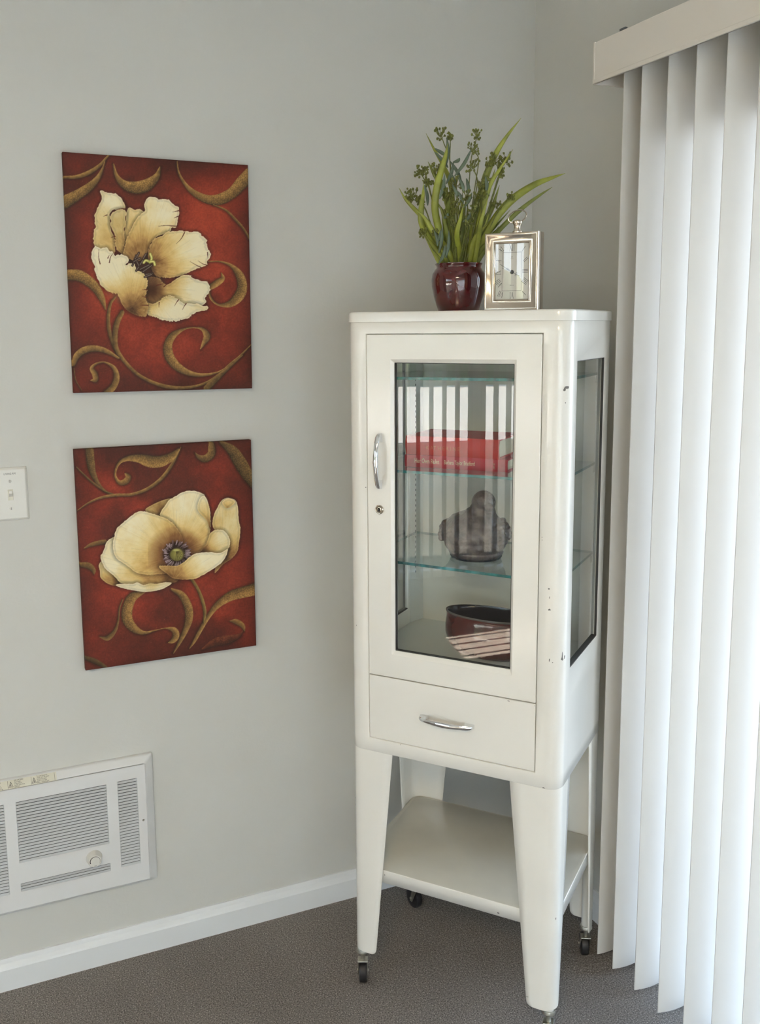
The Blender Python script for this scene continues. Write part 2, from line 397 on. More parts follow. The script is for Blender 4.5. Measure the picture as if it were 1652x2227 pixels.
def far_blind(name, label, origin, ang, length, n, z0, z1, slat_turn, sm='blind'):
    e_ = empty(name, (origin[0], origin[1], z1), (0, 0, ang)); tag(e_, label, 'blind')
    MB().box(-0.02, 0.0, -0.05, length+0.05, 0.0, 0.09).build('valance', M['valance'], e_)
    MB().box(0.02, 0.07, 0, length, 0.02, 0.06).build('head_rail', M['frame'], e_)
    p_ = None
    for k in range(n):
        if p_ is None: p_ = slat_mesh(z0-z1, 0.02).build('slat', M[sm], e_); o_ = p_
        else: o_ = p_.copy(); COL.objects.link(o_)
        o_.location = (0.012, 0.04+k*(length-0.06)/(n-1), 0); o_.rotation_euler = (0, 0, slat_turn)
    return e_
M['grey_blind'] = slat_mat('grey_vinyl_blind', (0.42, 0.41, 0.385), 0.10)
# the two other blinds of the room: seen as stripes in the glass; local x points to the wall
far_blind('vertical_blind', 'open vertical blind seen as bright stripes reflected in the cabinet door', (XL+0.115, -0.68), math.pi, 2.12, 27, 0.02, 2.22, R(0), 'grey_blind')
far_blind('vertical_blind', 'open vertical blind whose striped sun patch reflects over the oval planter', (-3.60, YB+0.115), -math.pi/2, 0.62, 8, 0.2, 2.25, R(0))
M['fill_sheer'] = slat_mat('fill_fabric_blind', (0.735, 0.80, 0.865), 0.26)  # bluish translucent fabric for the added blind that acts as fill light
far_blind('vertical_blind', 'added closed fabric blind spreading sunlight as fill, behind the viewpoint', (-3.00, YB+0.115), -math.pi/2, 2.70, 35, 0.02, 2.08, R(75), 'fill_sheer')

# ============================================================ wall heater
HX, HY = 0.0, 0.0
he = empty('wall_heater', (-1.3485, 0, 0.1874)); tag(he, 'white louvred electric heater set low in the wall, with thermostat knob', 'heater')
def hl(x, z): return (x+1.3485, z-0.1874)
hx0, hx1 = -1.6487, -1.0483
D0, D1 = -0.010, -0.026       # outer lip and panel depth
# bevelled frame
o0 = [hl(hx0, 0.1874), hl(hx1, 0.1874), hl(hx1, 0.5098), hl(hx0, 0.5098)]
i0 = [hl(hx0+0.0205, 0.2020), hl(hx1-0.0215, 0.2020), hl(hx1-0.0215, 0.4935), hl(hx0+0.0205, 0.4935)]
mb = MB(); vs = []
for (x, z) in o0: vs.append((x, 0, z))
for (x, z) in o0: vs.append((x, D0, z))
for (x, z) in i0: vs.append((x, D1, z))
for (x, z) in i0: vs.append((x, D1+0.006, z))
fs = []
for i in range(4):
    j = (i+1) % 4
    fs += [(i, j, 4+j, 4+i), (4+i, 4+j, 8+j, 8+i), (8+i, 8+j, 12+j, 12+i)]
mb.add(vs, fs); mb.build('frame', M['heater'], he, bevel=0.0035, seg=3)
# panel with three louvred openings
holes = [(-1.580, -1.3815, 0.2433, 0.4610), (-1.3572, -1.1590, 0.3135, 0.4612), (-1.3580, -1.1588, 0.2440, 0.2640), (-1.1345, -1.0889, 0.2465, 0.4628)]
xs = sorted({hx0+0.0205, hx1-0.0215}|{h[0] for h in holes}|{h[1] for h in holes})
zs = sorted({0.2020, 0.4935}|{h[2] for h in holes}|{h[3] for h in holes})
mb = MB(); PY = D1-0.0006
for i in range(len(xs)-1):
    for j in range(len(zs)-1):
        cx_, cz_ = (xs[i]+xs[i+1])/2, (zs[j]+zs[j+1])/2
        if any(h[0] < cx_ < h[1] and h[2] < cz_ < h[3] for h in holes): continue
        a = hl(xs[i], zs[j]); b = hl(xs[i+1], zs[j+1])
        mb.add([(a[0], PY, a[1]), (b[0], PY, a[1]), (b[0], PY, b[1]), (a[0], PY, b[1])], [(0, 1, 2, 3)])
        mb.add([(a[0], PY+.0015, a[1]), (b[0], PY+.0015, a[1]), (b[0], PY+.0015, b[1]), (a[0], PY+.0015, b[1])], [(3, 2, 1, 0)])
mb.build('grille_panel', M['heater'], he)
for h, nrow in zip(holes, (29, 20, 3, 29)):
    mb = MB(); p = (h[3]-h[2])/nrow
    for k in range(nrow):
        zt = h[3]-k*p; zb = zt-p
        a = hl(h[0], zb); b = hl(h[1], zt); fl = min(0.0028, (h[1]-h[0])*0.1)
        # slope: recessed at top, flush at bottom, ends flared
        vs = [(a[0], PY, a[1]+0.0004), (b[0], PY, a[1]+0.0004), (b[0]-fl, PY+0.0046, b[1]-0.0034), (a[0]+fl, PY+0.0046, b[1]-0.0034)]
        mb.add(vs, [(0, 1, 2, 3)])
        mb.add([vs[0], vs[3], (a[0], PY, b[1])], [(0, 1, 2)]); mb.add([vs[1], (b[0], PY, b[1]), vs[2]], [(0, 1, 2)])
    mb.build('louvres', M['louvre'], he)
mb = MB(); a = hl(hx0+0.03, 0.21); b = hl(hx1-0.03, 0.485); mb.box(a[0], b[0], -0.016, -0.012, a[1], b[1]); mb.build('back_plate', M['heater_dark'], he)
kx, kz = hl(-1.1950, 0.2872)
def disc_y(mb, cx_, cz_, prof, n=40, mi=0):     # lathe about the -y axis
    vs = []; fs = []
    for r, y in prof:
        for k in range(n):
            t = 2*math.pi*k/n; vs.append((cx_+r*math.cos(t), y, cz_+r*math.sin(t)))
    for i in range(len(prof)-1):
        for k in range(n): fs.append((i*n+k, i*n+(k+1) % n, (i+1)*n+(k+1) % n, (i+1)*n+k))
    fs.append(tuple(range((len(prof)-1)*n, len(prof)*n)))
    mb.add(vs, fs, mi, True)
mb = MB(); disc_y(mb, kx, kz, [(0.0185, PY), (0.0175, PY-0.004), (0.0150, PY-0.016), (0.0138, PY-0.0175)])
kn = mb.build('thermostat_knob', M['white_plastic'], he)
mb = MB()
for k in range(40):      # tapering black arc and OFF
    t0 = R(200-k*6.0); t1 = R(200-(k+1)*6.0); w0 = 0.0010*(1-k/46); w1 = 0.0010*(1-(k+1)/46); rr = 0.0112; y = PY-0.01765
    mb.add([(kx+(rr-w0)*math.cos(t0), y, kz+(rr-w0)*math.sin(t0)), (kx+(rr-w1)*math.cos(t1), y, kz+(rr-w1)*math.sin(t1)),
            (kx+(rr+w1)*math.cos(t1), y, kz+(rr+w1)*math.sin(t1)), (kx+(rr+w0)*math.cos(t0), y, kz+(rr+w0)*math.sin(t0))], [(0, 1, 2, 3)])
add_text(mb, 'OFF', 0.0032, kx, kz-0.0125, PY-0.01765, align='C')
mb.build('knob_marking', M['black'], kn)
mb = MB(); sx_, sz_ = hl(-1.078, 0.3542); disc_y(mb, sx_, sz_, [(0.0028, PY), (0.0022, PY-0.0012)], 16); mb.build('screw', M['zinc'], he)
# warning sticker on the sloping top bevel
def bev(x, z):     # point on the top bevel surface at height z
    t = (z-0.4935)/(0.5098-0.4935); return (x+1.3485, D1+(D0-D1)*t-0.0007, z-0.1874)
mb = MB(); mb.add([bev(-1.60, 0.4945), bev(-1.2665, 0.4945), bev(-1.2665, 0.5088), bev(-1.60, 0.5088)], [(0, 1, 2, 3)])
st = mb.build('warning_label', M['label'], he)
mb = MB()
def bev_text(s, size, x, z, sx=0.8):
    vs, fs = text_polys(s, size); mb.add([(lambda q: (q[0], q[1]-0.0004, q[2]))(bev(x+v[0]*sx, z+v[1])) for v in vs], fs)
def bev_poly(pts): mb.add([(lambda q: (q[0], q[1]-0.0004, q[2]))(bev(*p)) for p in pts], [tuple(range(len(pts)))])
X0 = -1.2675
for j, s in enumerate(['To avoid electrical', 'shock, turn off power', 'at circuit breaker', 'panel or fuse box', 'before removing grill']): bev_text(s, 0.0032, X0-0.0415, 0.5062-j*0.0026, 0.95)
bev_text('FIRE HAZARD', 0.0032, X0-0.0895, 0.5062, 1.0)
for j, s in enumerate(['Clean heater', 'at least every 6', 'months, instructions', 'behind grill']): bev_text(s, 0.0030, X0-0.0895, 0.5036-j*0.0026, 0.9)
for j, s in enumerate(['To reduce fire, risk of', 'fire or injury,', 'keep combustibles or', 'furniture in front of the', 'heater, draperies and rugs']): bev_text(s, 0.0030, X0-0.1400, 0.5062-j*0.0026, 0.85)
for xx in (X0-0.0535, X0-0.1030, X0-0.0035): bev_poly([(xx, 0.4952), (xx+0.0005, 0.4952), (xx+0.0005, 0.5080), (xx, 0.5080)])
for xx in (X0-0.0475, X0-0.0965):
    s_ = 0.0050
    bev_poly([(xx-s_, 0.4970), (xx+s_, 0.4970), (xx+s_-0.0008, 0.4975), (xx-s_+0.0008, 0.4975)])
    bev_poly([(xx-s_, 0.4970), (xx-s_+0.0008, 0.4970), (xx+0.0004, 0.5055), (xx-0.0002, 0.5062)])
    bev_poly([(xx+s_, 0.4970), (xx+0.0002, 0.5062), (xx-0.0004, 0.5055), (xx+s_-0.0008, 0.4970)])
    bev_poly([(xx-0.0009, 0.4982), (xx+0.0009, 0.4982), (xx+0.0006, 0.5012), (xx, 0.5034), (xx-0.0007, 0.5008)])
mb.build('warning_text', M['black'], st)

# ============================================================ light switch
sw = empty('light_switch', (-1.3462, 0, 1.0987)); tag(sw, 'white double toggle light switch plate marked LIVING RM, cut by left edge', 'light switch')
mb = MB(); w2 = 0.0577; hh = 0.1163; b_ = 0.0045
vs = [(-w2, 0, 0), (w2, 0, 0), (w2, 0, hh), (-w2, 0, hh), (-w2, -0.002, 0), (w2, -0.002, 0), (w2, -0.002, hh), (-w2, -0.002, hh), (-w2+b_, -0.0062, b_), (w2-b_, -0.0062, b_), (w2-b_, -0.0062, hh-b_), (-w2+b_, -0.0062, hh-b_)]
fs = []
for i in range(4):
    j = (i+1) % 4; fs += [(i, j, 4+j, 4+i), (4+i, 4+j, 8+j, 8+i)]
mb.add(vs, fs+[(8, 9, 10, 11)]); mb.build('plate', M['white_plastic'], sw, bevel=0.001)
for tx in (0.0215, -0.0245):
    zc_ = 0.0567
    mb = MB(); mb.box(tx-0.0052, tx+0.0052, -0.0070, -0.006, zc_-0.012, zc_+0.012); sl = mb.build('toggle_slot', M['label'], sw, bevel=0.0008)
    mb = MB(); mb.hexa([(tx-0.0040, -0.0068, zc_-0.004), (tx+0.0040, -0.0068, zc_-0.004), (tx+0.0040, -0.0068, zc_+0.006), (tx-0.0040, -0.0068, zc_+0.006),
                        (tx-0.0034, -0.0180, zc_+0.0045), (tx+0.0034, -0.0180, zc_+0.0045), (tx+0.0034, -0.0165, zc_+0.0105), (tx-0.0034, -0.0165, zc_+0.0105)])
    mb.f = [tuple(reversed(q)) for q in mb.f]
    mb.build('toggle', M['white_plastic'], sw, bevel=0.0008)
    for zz in (zc_+0.0300, zc_-0.0300):
        mb = MB(); disc_y(mb, tx, zz, [(0.0034, -0.0060), (0.0030, -0.0073), (0.0015, -0.0076)], 20); s0 = mb.build('screw', M['white_plastic'], sw)
        mb = MB(); mb.box(tx-0.0005, tx+0.0005, -0.0079, -0.0074, zz-0.0026, zz+0.0026); mb.build('screw_slot', M['chip'], s0)
mb = MB(); add_text(mb, 'LIVING RM', 0.0062, 0.0100, 0.1010, -0.0065, sx=0.82); mb.build('plate_lettering', M['black'], sw)

# ============================================================ the two canvas paintings
class Art:
    """a painting rasterised into a fine grid of colour attributes; coordinates are in traced units"""
    def __init__(s, corners, W_=404, H_=508, seed=1):
        s.W, s.H = W_, H_
        src = [(0, 0), (1, 0), (1, 1), (0, 1)]; A = []; B = []
        for (x, y), (X, Y) in zip(src, corners):
            A.append([x, y, 1, 0, 0, 0, -X*x, -X*y]); B.append(X); A.append([0, 0, 0, x, y, 1, -Y*x, -Y*y]); B.append(Y)
        h = np.append(np.linalg.solve(np.array(A, float), np.array(B, float)), 1).reshape(3, 3)
        u, v = np.meshgrid(np.linspace(0, 1, W_), np.linspace(0, 1, H_))
        q = h @ np.stack([u.ravel(), v.ravel(), np.ones(u.size)])
        s.u, s.v = u, v
        s.X = (q[0]/q[2]).reshape(u.shape); s.Y = (q[1]/q[2]).reshape(u.shape)
        s.C = np.zeros((H_, W_, 3)); s.rng = np.random.RandomState(seed); s.seed = seed
    def noise(s, X, Y, scale, seed=0):
        g = np.random.RandomState(s.seed*97+seed).rand(128, 128)
        x = X/scale+500; y = Y/scale+500; xi = np.floor(x).astype(int); yi = np.floor(y).astype(int)
        fx = x-xi; fy = y-yi; fx = fx*fx*(3-2*fx); fy = fy*fy*(3-2*fy)
        a = g[yi % 128, xi % 128]; b = g[yi % 128, (xi+1) % 128]; c = g[(yi+1) % 128, xi % 128]; d = g[(yi+1) % 128, (xi+1) % 128]
        return (a*(1-fx)+b*fx)*(1-fy)+(c*(1-fx)+d*fx)*fy
    def fbm(s, X, Y, scale, oct_=4, seed=0):
        o = 0; a = 1; t = 0
        for k in range(oct_): o = o+a*s.noise(X, Y, scale/2**k, seed+k*7); t += a; a *= 0.55
        return o/t
    def ground(s):
        n = s.fbm(s.X, s.Y, 420, 4, 1); n2 = s.fbm(s.X, s.Y, 70, 4, 2); n3 = s.noise(s.X, s.Y, 9, 3)
        edge = np.minimum(np.minimum(s.u, 1-s.u), np.minimum(s.v, 1-s.v))
        vig = np.clip(edge/0.17, 0, 1)**0.7
        t = np.clip((n-0.30)/0.42, 0, 1)*0.75+0.25*n2
        t = t*(0.35+0.65*vig)
        dark = np.array([78, 33, 22.]); mid = np.array([122, 43, 28.]); hi = np.array([160, 60, 37.])
        t = t[..., None]
        c = np.where(t < 0.45, dark+(mid-dark)*(t/0.45), mid+(hi-mid)*((t-0.45)/0.55))
        s.C = c*(0.92+0.16*n3[..., None])
        sp = s.noise(s.X, s.Y, 5, 9); s.C = np.where((sp > 0.965)[..., None], s.C*0.7+np.array([190, 120, 90])*0.3, s.C)
        s.C = s.C*(0.80+0.20*vig[..., None])
    @staticmethod
    def crm(P, W_=None, n=10, closed=False):
        P = np.array(P, float); N = len(P)
        if W_ is not None: P = np.column_stack([P, np.array(W_, float)])
        out = []
        rng = range(N if closed else N-1)
        for i in rng:
            p1 = P[i]; p2 = P[(i+1) % N]
            p0 = P[(i-1) % N] if (closed or i > 0) else 2*p1-p2
            p3 = P[(i+2) % N] if (closed or i < N-2) else 2*p2-p1
            for k in range(n):
                t = k/n
                out.append(0.5*((2*p1)+(-p0+p2)*t+(2*p0-5*p1+4*p2-p3)*t*t+(-p0+3*p1-3*p2+p3)*t**3))
        if not closed: out.append(P[-1])
        return np.array(out)
    def win(s, x0, x1, y0, y1):
        m_ = (s.X >= x0) & (s.X <= x1) & (s.Y >= y0) & (s.Y <= y1)
        return np.nonzero(m_)
    def crackle(s, X, Y, scale, seed):
        g = np.random.RandomState(seed).rand(64, 64, 2)
        x = X/scale+300; y = Y/scale+300; xi = np.floor(x).astype(int); yi = np.floor(y).astype(int)
        d1 = np.full(X.shape, 9.0); d2 = np.full(X.shape, 9.0)
        for dx in (-1, 0, 1):
            for dy in (-1, 0, 1):
                p = g[(yi+dy) % 64, (xi+dx) % 64]; d = np.hypot(xi+dx+p[..., 0]-x, yi+dy+p[..., 1]-y)
                d2 = np.where(d < d1, d1, np.minimum(d2, d)); d1 = np.minimum(d1, d)
        return d2-d1
    def stroke(s, P, Wd, base=(156, 122, 68), dim=1.0, side=1, crack=0.5, outline=0.55):
        Q = s.crm(P, Wd, 8); Q[:, 2] = np.maximum(Q[:, 2], 1.5)
        mw = Q[:, 2].max()+26
        idx = s.win(Q[:, 0].min()-mw, Q[:, 0].max()+mw, Q[:, 1].min()-mw, Q[:, 1].max()+mw)
        X = s.X[idx]; Y = s.Y[idx]
        if X.size == 0: return
        best = np.full(X.shape, 1e9); bs = np.zeros(X.shape); bw = np.ones(X.shape); bt = np.zeros(X.shape)
        for i in range(len(Q)-1):
            ax, ay, aw = Q[i]; bx, by, b_w = Q[i+1]; dx, dy = bx-ax, by-ay; L2 = dx*dx+dy*dy+1e-9
            t = np.clip(((X-ax)*dx+(Y-ay)*dy)/L2, 0, 1); px = ax+t*dx; py = ay+t*dy
            d = np.hypot(X-px, Y-py); w = aw+(b_w-aw)*t; sd_ = d-w
            m_ = sd_ < best
            best[m_] = sd_[m_]; sg = np.sign(dx*(Y-ay)-dy*(X-ax)); bs[m_] = (sg*d/w)[m_]; bw[m_] = w[m_]; bt[m_] = ((i+t)/(len(Q)-1))[m_]
        C = s.C[idx]
        sh = np.clip(1-(best)/20, 0, 1)*np.clip(0.65+0.5*side*bs, 0.15, 1)
        C = C*(1-0.52*outline*sh[..., None])
        al = np.clip(0.5-best/2.2, 0, 1)*0.97
        q = np.clip(-side*bs*0.5+0.5, 0, 1)
        lum = 0.54+0.56*q-0.55*np.clip(np.abs(bs)-0.72, 0, 1)*1.2
        nn = s.fbm(X, Y, 22, 3, 5)
        lum = lum*(0.78+0.44*nn)*dim
        wide = np.clip((bw-18)/20, 0, 1)*crack
        cr = s.crackle(X, Y, 17, 11)
        lum = lum*(1-0.42*wide*(cr < 0.10))+0.16*wide*(cr > 0.3)
        col = np.array(base, float)[None, :]*lum[:, None]
        col = col*np.array([1.0, 0.98+0.0, 0.95])
        s.C[idx] = C*(1-al[:, None])+col*al[:, None]
    def petal(s, P, dark, Rd, tone=1.0, jag=4.0, pink=0.6, lightpt=None, smooth=6, shadow=0.5, fold=0.0, warm=1.0, curl=0.22):
        Q = s.crm(P, None, smooth, True)
        pad = 30
        idx = s.win(Q[:, 0].min()-pad, Q[:, 0].max()+pad, Q[:, 1].min()-pad, Q[:, 1].max()+pad)
        X = s.X[idx]; Y = s.Y[idx]
        ins = np.zeros(X.shape, bool); dist = np.full(X.shape, 1e9)
        N = len(Q)
        for i in range(N):
            ax, ay = Q[i]; bx, by = Q[(i+1) % N]
            c = ((ay > Y) != (by > Y))
            with np.errstate(divide='ignore', invalid='ignore'):
                xx = (bx-ax)*(Y-ay)/((by-ay) if by != ay else 1e-9)+ax
            ins ^= c & (X < xx)
            dx, dy = bx-ax, by-ay; L2 = dx*dx+dy*dy+1e-9
            t = np.clip(((X-ax)*dx+(Y-ay)*dy)/L2, 0, 1); dist = np.minimum(dist, np.hypot(X-ax-t*dx, Y-ay-t*dy))
        sd_ = np.where(ins, dist, -dist)
        cx_, cy_ = dark
        ang = np.arctan2(Y-cy_, X-cx_); rad = np.hypot(X-cx_, Y-cy_)
        sd_ = sd_+jag*(s.noise(ang*36+400, rad*0.03, 1.0, 21)-0.45)*2*np.clip(rad/150, 0.2, 1)
        C = s.C[idx]
        shf = np.clip(1+sd_/30, 0, 1)*(sd_ < 2); C = C*(1-0.62*shadow*shf[:, None]**1.2)
        al = np.clip(sd_/2.0+0.5, 0, 1)
        t = np.clip(rad/Rd, 0, 1.25)
        st = s.fbm(ang*26+100, rad*0.012, 1.0, 3, 31)-0.5
        fb = s.fbm(X, Y, 60, 4, 33)-0.5
        t = t*0.96+0.17*st+0.40*fb
        if lightpt is not None:
            lx, ly, lr = lightpt; g = np.exp(-((X-lx)**2+(Y-ly)**2)/(2*lr*lr)); t = t+0.40*g
        k = [np.array(q, float) for q in ((74, 46, 26), (142, 104, 58), (196, 158, 94), (217, 187, 122), (228, 206, 150), (238, 226, 190))]
        st_ = [0.0, 0.22, 0.45, 0.68, 0.95, 1.3]
        t = np.clip(t, 0, 1.3); col = np.zeros(X.shape+(3,))
        for ch in range(3): col[:, ch] = np.interp(t, st_, [q[ch] for q in k])
        # curled rim : darker just inside, light pinkish at the very edge
        e_ = np.clip(1-np.abs(sd_-13)/11, 0, 1); col *= (1-curl*0.5*e_*np.clip(0.5+s.noise(X, Y, 40, 41), 0, 1))[:, None]
        e2 = np.clip(1-sd_/9, 0, 1)*np.clip(rad/(Rd*0.7), 0, 1)*pink
        col = col*(1-e2[:, None]*0.35)+np.array([226, 190, 156.])*e2[:, None]*0.35
        vein = s.noise(ang*90+30, rad*0.006, 1.0, 51); col *= (1-0.045*(vein > 0.82))[:, None]
        col *= tone; col[:, 2] *= warm
        s.C[idx] = C*(1-al[:, None])+np.clip(col, 0, 250)*al[:, None]
    def blob(s, cx_, cy_, rx, ry, col, soft=0.3, rot=0, alpha=1.0, pw=1.0):
        m_ = max(rx, ry)*1.5+4; idx = s.win(cx_-m_, cx_+m_, cy_-m_, cy_+m_); X = s.X[idx]-cx_; Y = s.Y[idx]-cy_
        c, n = math.cos(rot), math.sin(rot); d = np.hypot((X*c+Y*n)/rx, (-X*n+Y*c)/ry)
        al = np.clip((1+soft-d)/(2*soft), 0, 1)**pw*alpha
        s.C[idx] = s.C[idx]*(1-al[:, None])+np.array(col, float)*al[:, None]
    def line(s, P, w, col, w1=None, alpha=1.0):
        Q = s.crm(P, np.linspace(w, w if w1 is None else w1, len(P)), 6)
        idx = s.win(Q[:, 0].min()-9, Q[:, 0].max()+9, Q[:, 1].min()-9, Q[:, 1].max()+9); X = s.X[idx]; Y = s.Y[idx]
        best = np.full(X.shape, 1e9)
        for i in range(len(Q)-1):
            ax, ay, aw = Q[i]; bx, by, b_w = Q[i+1]; dx, dy = bx-ax, by-ay; L2 = dx*dx+dy*dy+1e-9
            t = np.clip(((X-ax)*dx+(Y-ay)*dy)/L2, 0, 1); best = np.minimum(best, np.hypot(X-ax-t*dx, Y-ay-t*dy)-(aw+(b_w-aw)*t))
        al = np.clip(0.5-best/2.2, 0, 1)*alpha
        s.C[idx] = s.C[idx]*(1-al[:, None])+np.array(col, float)*al[:, None]

def paint_tulip():
    A = Art([(87, 98), (1541, 212), (1573, 1963), (190, 1992)], seed=3); A.ground()
    S = A.stroke
    S([(90, 300), (200, 298), (300, 262), (380, 208), (430, 150), (468, 112)], [10, 16, 18, 14, 9, 5])
    S([(110, 495), (200, 445), (290, 385), (360, 315), (400, 240), (420, 180)], [52, 42, 34, 22, 10, 4])
    S([(488, 200), (512, 290), (570, 358), (660, 385), (750, 365), (825, 300), (852, 225)], [6, 16, 32, 48, 48, 26, 6])
    S([(985, 180), (1000, 270), (1050, 360), (1120, 430), (1220, 480), (1320, 482), (1420, 430), (1490, 355), (1560, 290)], [4, 8, 14, 24, 34, 44, 44, 50, 58], side=1)
    S([(1270, 525), (1370, 570), (1450, 650), (1510, 720), (1556, 800)], [4, 9, 11, 9, 8], dim=0.85)
    S([(135, 1070), (220, 1075), (300, 1120), (360, 1180), (405, 1260), (432, 1340)], [42, 44, 40, 34, 24, 6])
    S([(1225, 972), (1320, 972), (1410, 1005), (1475, 1080), (1497, 1170), (1470, 1245), (1400, 1305), (1310, 1310), (1252, 1260), (1238, 1195)], [5, 6, 14, 32, 38, 40, 26, 9, 9, 6])
    S([(1335, 1063), (1343, 1105), (1300, 1140), (1245, 1175)], [4, 18, 26, 22], dim=1.05)
    S([(510, 1245), (470, 1300), (455, 1400), (463, 1510), (492, 1610), (530, 1690)], [7, 12, 14, 15, 12, 13], dim=0.9)
    S([(562, 1365), (522, 1450), (508, 1550), (520, 1650), (580, 1745), (680, 1845), (800, 1912), (930, 1950), (1060, 1955), (1185, 1930), (1300, 1870), (1400, 1780), (1480, 1710), (1570, 1620)], [18, 22, 20, 18, 15, 13, 14, 15, 12, 10, 12, 12, 8, 4], dim=0.9)
    S([(185, 1770), (215, 1700), (280, 1655), (370, 1648), (450, 1672), (535, 1722)], [16, 26, 27, 24, 18, 8])
    S([(190, 1800), (205, 1890), (250, 1970)], [3, 4, 3], dim=0.7)
    S([(322, 1895), (358, 1890), (352, 1845), (328, 1800), (365, 1765), (430, 1755), (500, 1798), (522, 1870), (500, 1940), (445, 1995)], [4, 20, 22, 15, 9, 7, 16, 23, 25, 26])
    S([(1172, 1655), (1200, 1605), (1222, 1555), (1190, 1503), (1130, 1488), (1050, 1497), (962, 1545), (920, 1620), (930, 1712), (990, 1790), (1080, 1840), (1180, 1858), (1290, 1842), (1360, 1808)], [4, 18, 27, 15, 5, 8, 26, 33, 37, 33, 22, 14, 8, 3])
    S([(1222, 1960), (1290, 1890), (1380, 1812), (1500, 1705)], [26, 24, 13, 4], dim=0.8)
    P = A.petal; D = (715, 1010)
    A.blob(690, 1060, 190, 260, (62, 30, 20), 0.35)
    P([(592, 580), (602, 550), (630, 545), (660, 560), (690, 555), (722, 575), (745, 590), (700, 640), (650, 720), (610, 800), (585, 840), (570, 800), (578, 700), (586, 640)], D, 500, 0.98)
    P([(390, 408), (438, 424), (480, 428), (522, 442), (552, 476), (574, 515), (582, 552), (520, 555), (480, 568), (458, 600), (466, 650), (472, 720), (497, 775), (503, 830), (497, 905), (450, 890), (400, 885), (352, 872), (338, 830), (334, 740), (350, 690), (342, 620), (356, 560), (388, 500), (400, 450)], D, 560, 0.98, jag=6, lightpt=(500, 500, 60), pink=1.0)
    P([(475, 592), (500, 568), (545, 556), (585, 560), (588, 620), (580, 690), (570, 750), (580, 795), (574, 860), (568, 912), (520, 872), (505, 800), (495, 740), (468, 680)], D, 520, 0.93, jag=7)
    P([(762, 465), (790, 458), (822, 466), (850, 480), (890, 480), (930, 490), (960, 520), (1000, 545), (1002, 582), (998, 620), (990, 660), (980, 695), (945, 708), (940, 730), (900, 748), (850, 762), (810, 792), (780, 832), (760, 880), (740, 930), (700, 962), (660, 962), (620, 950), (580, 930), (568, 900), (592, 800), (620, 730), (650, 670), (700, 600), (740, 570), (728, 515)], D, 470, 1.0, jag=5, lightpt=(860, 620, 90), pink=0.8)
    P([(862, 770), (900, 742), (950, 730), (1010, 728), (1046, 735), (1100, 735), (1160, 740), (1186, 775), (1215, 800), (1222, 850), (1246, 900), (1240, 942), (1225, 962), (1224, 996), (1190, 1015), (1140, 1025), (1100, 1042), (1050, 1066), (1000, 1086), (940, 1096), (880, 1096), (830, 1085), (800, 1050), (780, 1000), (760, 950), (766, 880), (782, 830), (812, 792)], (760, 1010), 400, 1.0, jag=6, lightpt=(1090, 880, 100), pink=1.0)
    P([(790, 1090), (850, 1100), (872, 1130), (905, 1148), (950, 1130), (1000, 1092), (1040, 1076), (1090, 1082), (1130, 1110), (1190, 1125), (1230, 1136), (1245, 1180), (1235, 1220), (1210, 1252), (1214, 1290), (1180, 1312), (1100, 1320), (1000, 1310), (900, 1300), (800, 1300), (752, 1280), (742, 1180), (752, 1110)], (750, 1180), 360, 0.97, jag=5, lightpt=(1120, 1190, 80), pink=0.7)
    A.blob(800, 1190, 60, 90, (66, 34, 20), 0.9, alpha=0.9)
    P([(758, 1295), (800, 1300), (830, 1290), (860, 1270), (882, 1250), (920, 1240), (960, 1246), (1000, 1265), (1040, 1298), (1100, 1298), (1150, 1305), (1190, 1325), (1224, 1320), (1220, 1350), (1160, 1360), (1120, 1375), (1080, 1410), (1020, 1430), (950, 1436), (880, 1426), (820, 1406), (770, 1390), (752, 1350)], (760, 1200), 240, 0.97, jag=7, lightpt=(930, 1340, 80), pink=0.5)
    P([(340, 857), (366, 850), (392, 862), (432, 855), (452, 880), (492, 900), (512, 920), (560, 915), (590, 930), (606, 960), (592, 990), (640, 980), (664, 1010), (672, 1040), (712, 1050), (742, 1080), (755, 1120), (750, 1200), (745, 1260), (765, 1310), (755, 1360), (745, 1400), (700, 1396), (650, 1380), (600, 1350), (560, 1300), (532, 1232), (500, 1215), (440, 1190), (390, 1140), (362, 1080), (346, 1010), (326, 940), (325, 890)], (640, 1330), 330, 0.98, jag=8, lightpt=(480, 1040, 110), pink=0.5, curl=0.2)
    A.blob(560, 1240, 90, 40, (196, 160, 100), 0.9, 0.4, alpha=0.35)
    for q in [((1000, 570), (952, 580)), ((992, 615), (962, 628)), ((984, 692), (900, 686), (838, 692)), ((1046, 742), (1020, 790), (982, 830)), ((1222, 1000), (1190, 990), (1150, 965)), ((1180, 1020), (1140, 1000), (1088, 970)),
              ((388, 985), (376, 930), (378, 870)), ((460, 975), (470, 930), (495, 895)), ((448, 940), (460, 915)), ((580, 552), (530, 555), (494, 575)), ((505, 770), (470, 778)), ((755, 1188), (720, 1190)), ((750, 1250), (715, 1240)), ((765, 1312), (705, 1310)),
              ((600, 990), (622, 965)), ((850, 1290), (846, 1330)), ((1000, 1270), (985, 1290), (968, 1320)), ((1060, 1300), (1045, 1320), (1030, 1350)), ((830, 1155), (900, 1140)), ((885, 1168), (930, 1130)), ((440, 600), (410, 612)), ((1225, 900), (1228, 945))]:
        A.line(q, 4.0, (88, 34, 20), 0.8)
    for q in [((640, 1000), (670, 920)), ((660, 960), (690, 900)), ((700, 990), (745, 910)), ((670, 1040), (720, 960)), ((700, 1030), (770, 995)), ((720, 1050), (790, 1000)), ((745, 1070), (795, 1062)), ((690, 1000), (660, 940)), ((650, 970), (700, 940)), ((735, 1090), (790, 1070))]:
        A.line(q, 9, (50, 32, 26), 9); A.line(q, 2.5, (120, 104, 92), 3)
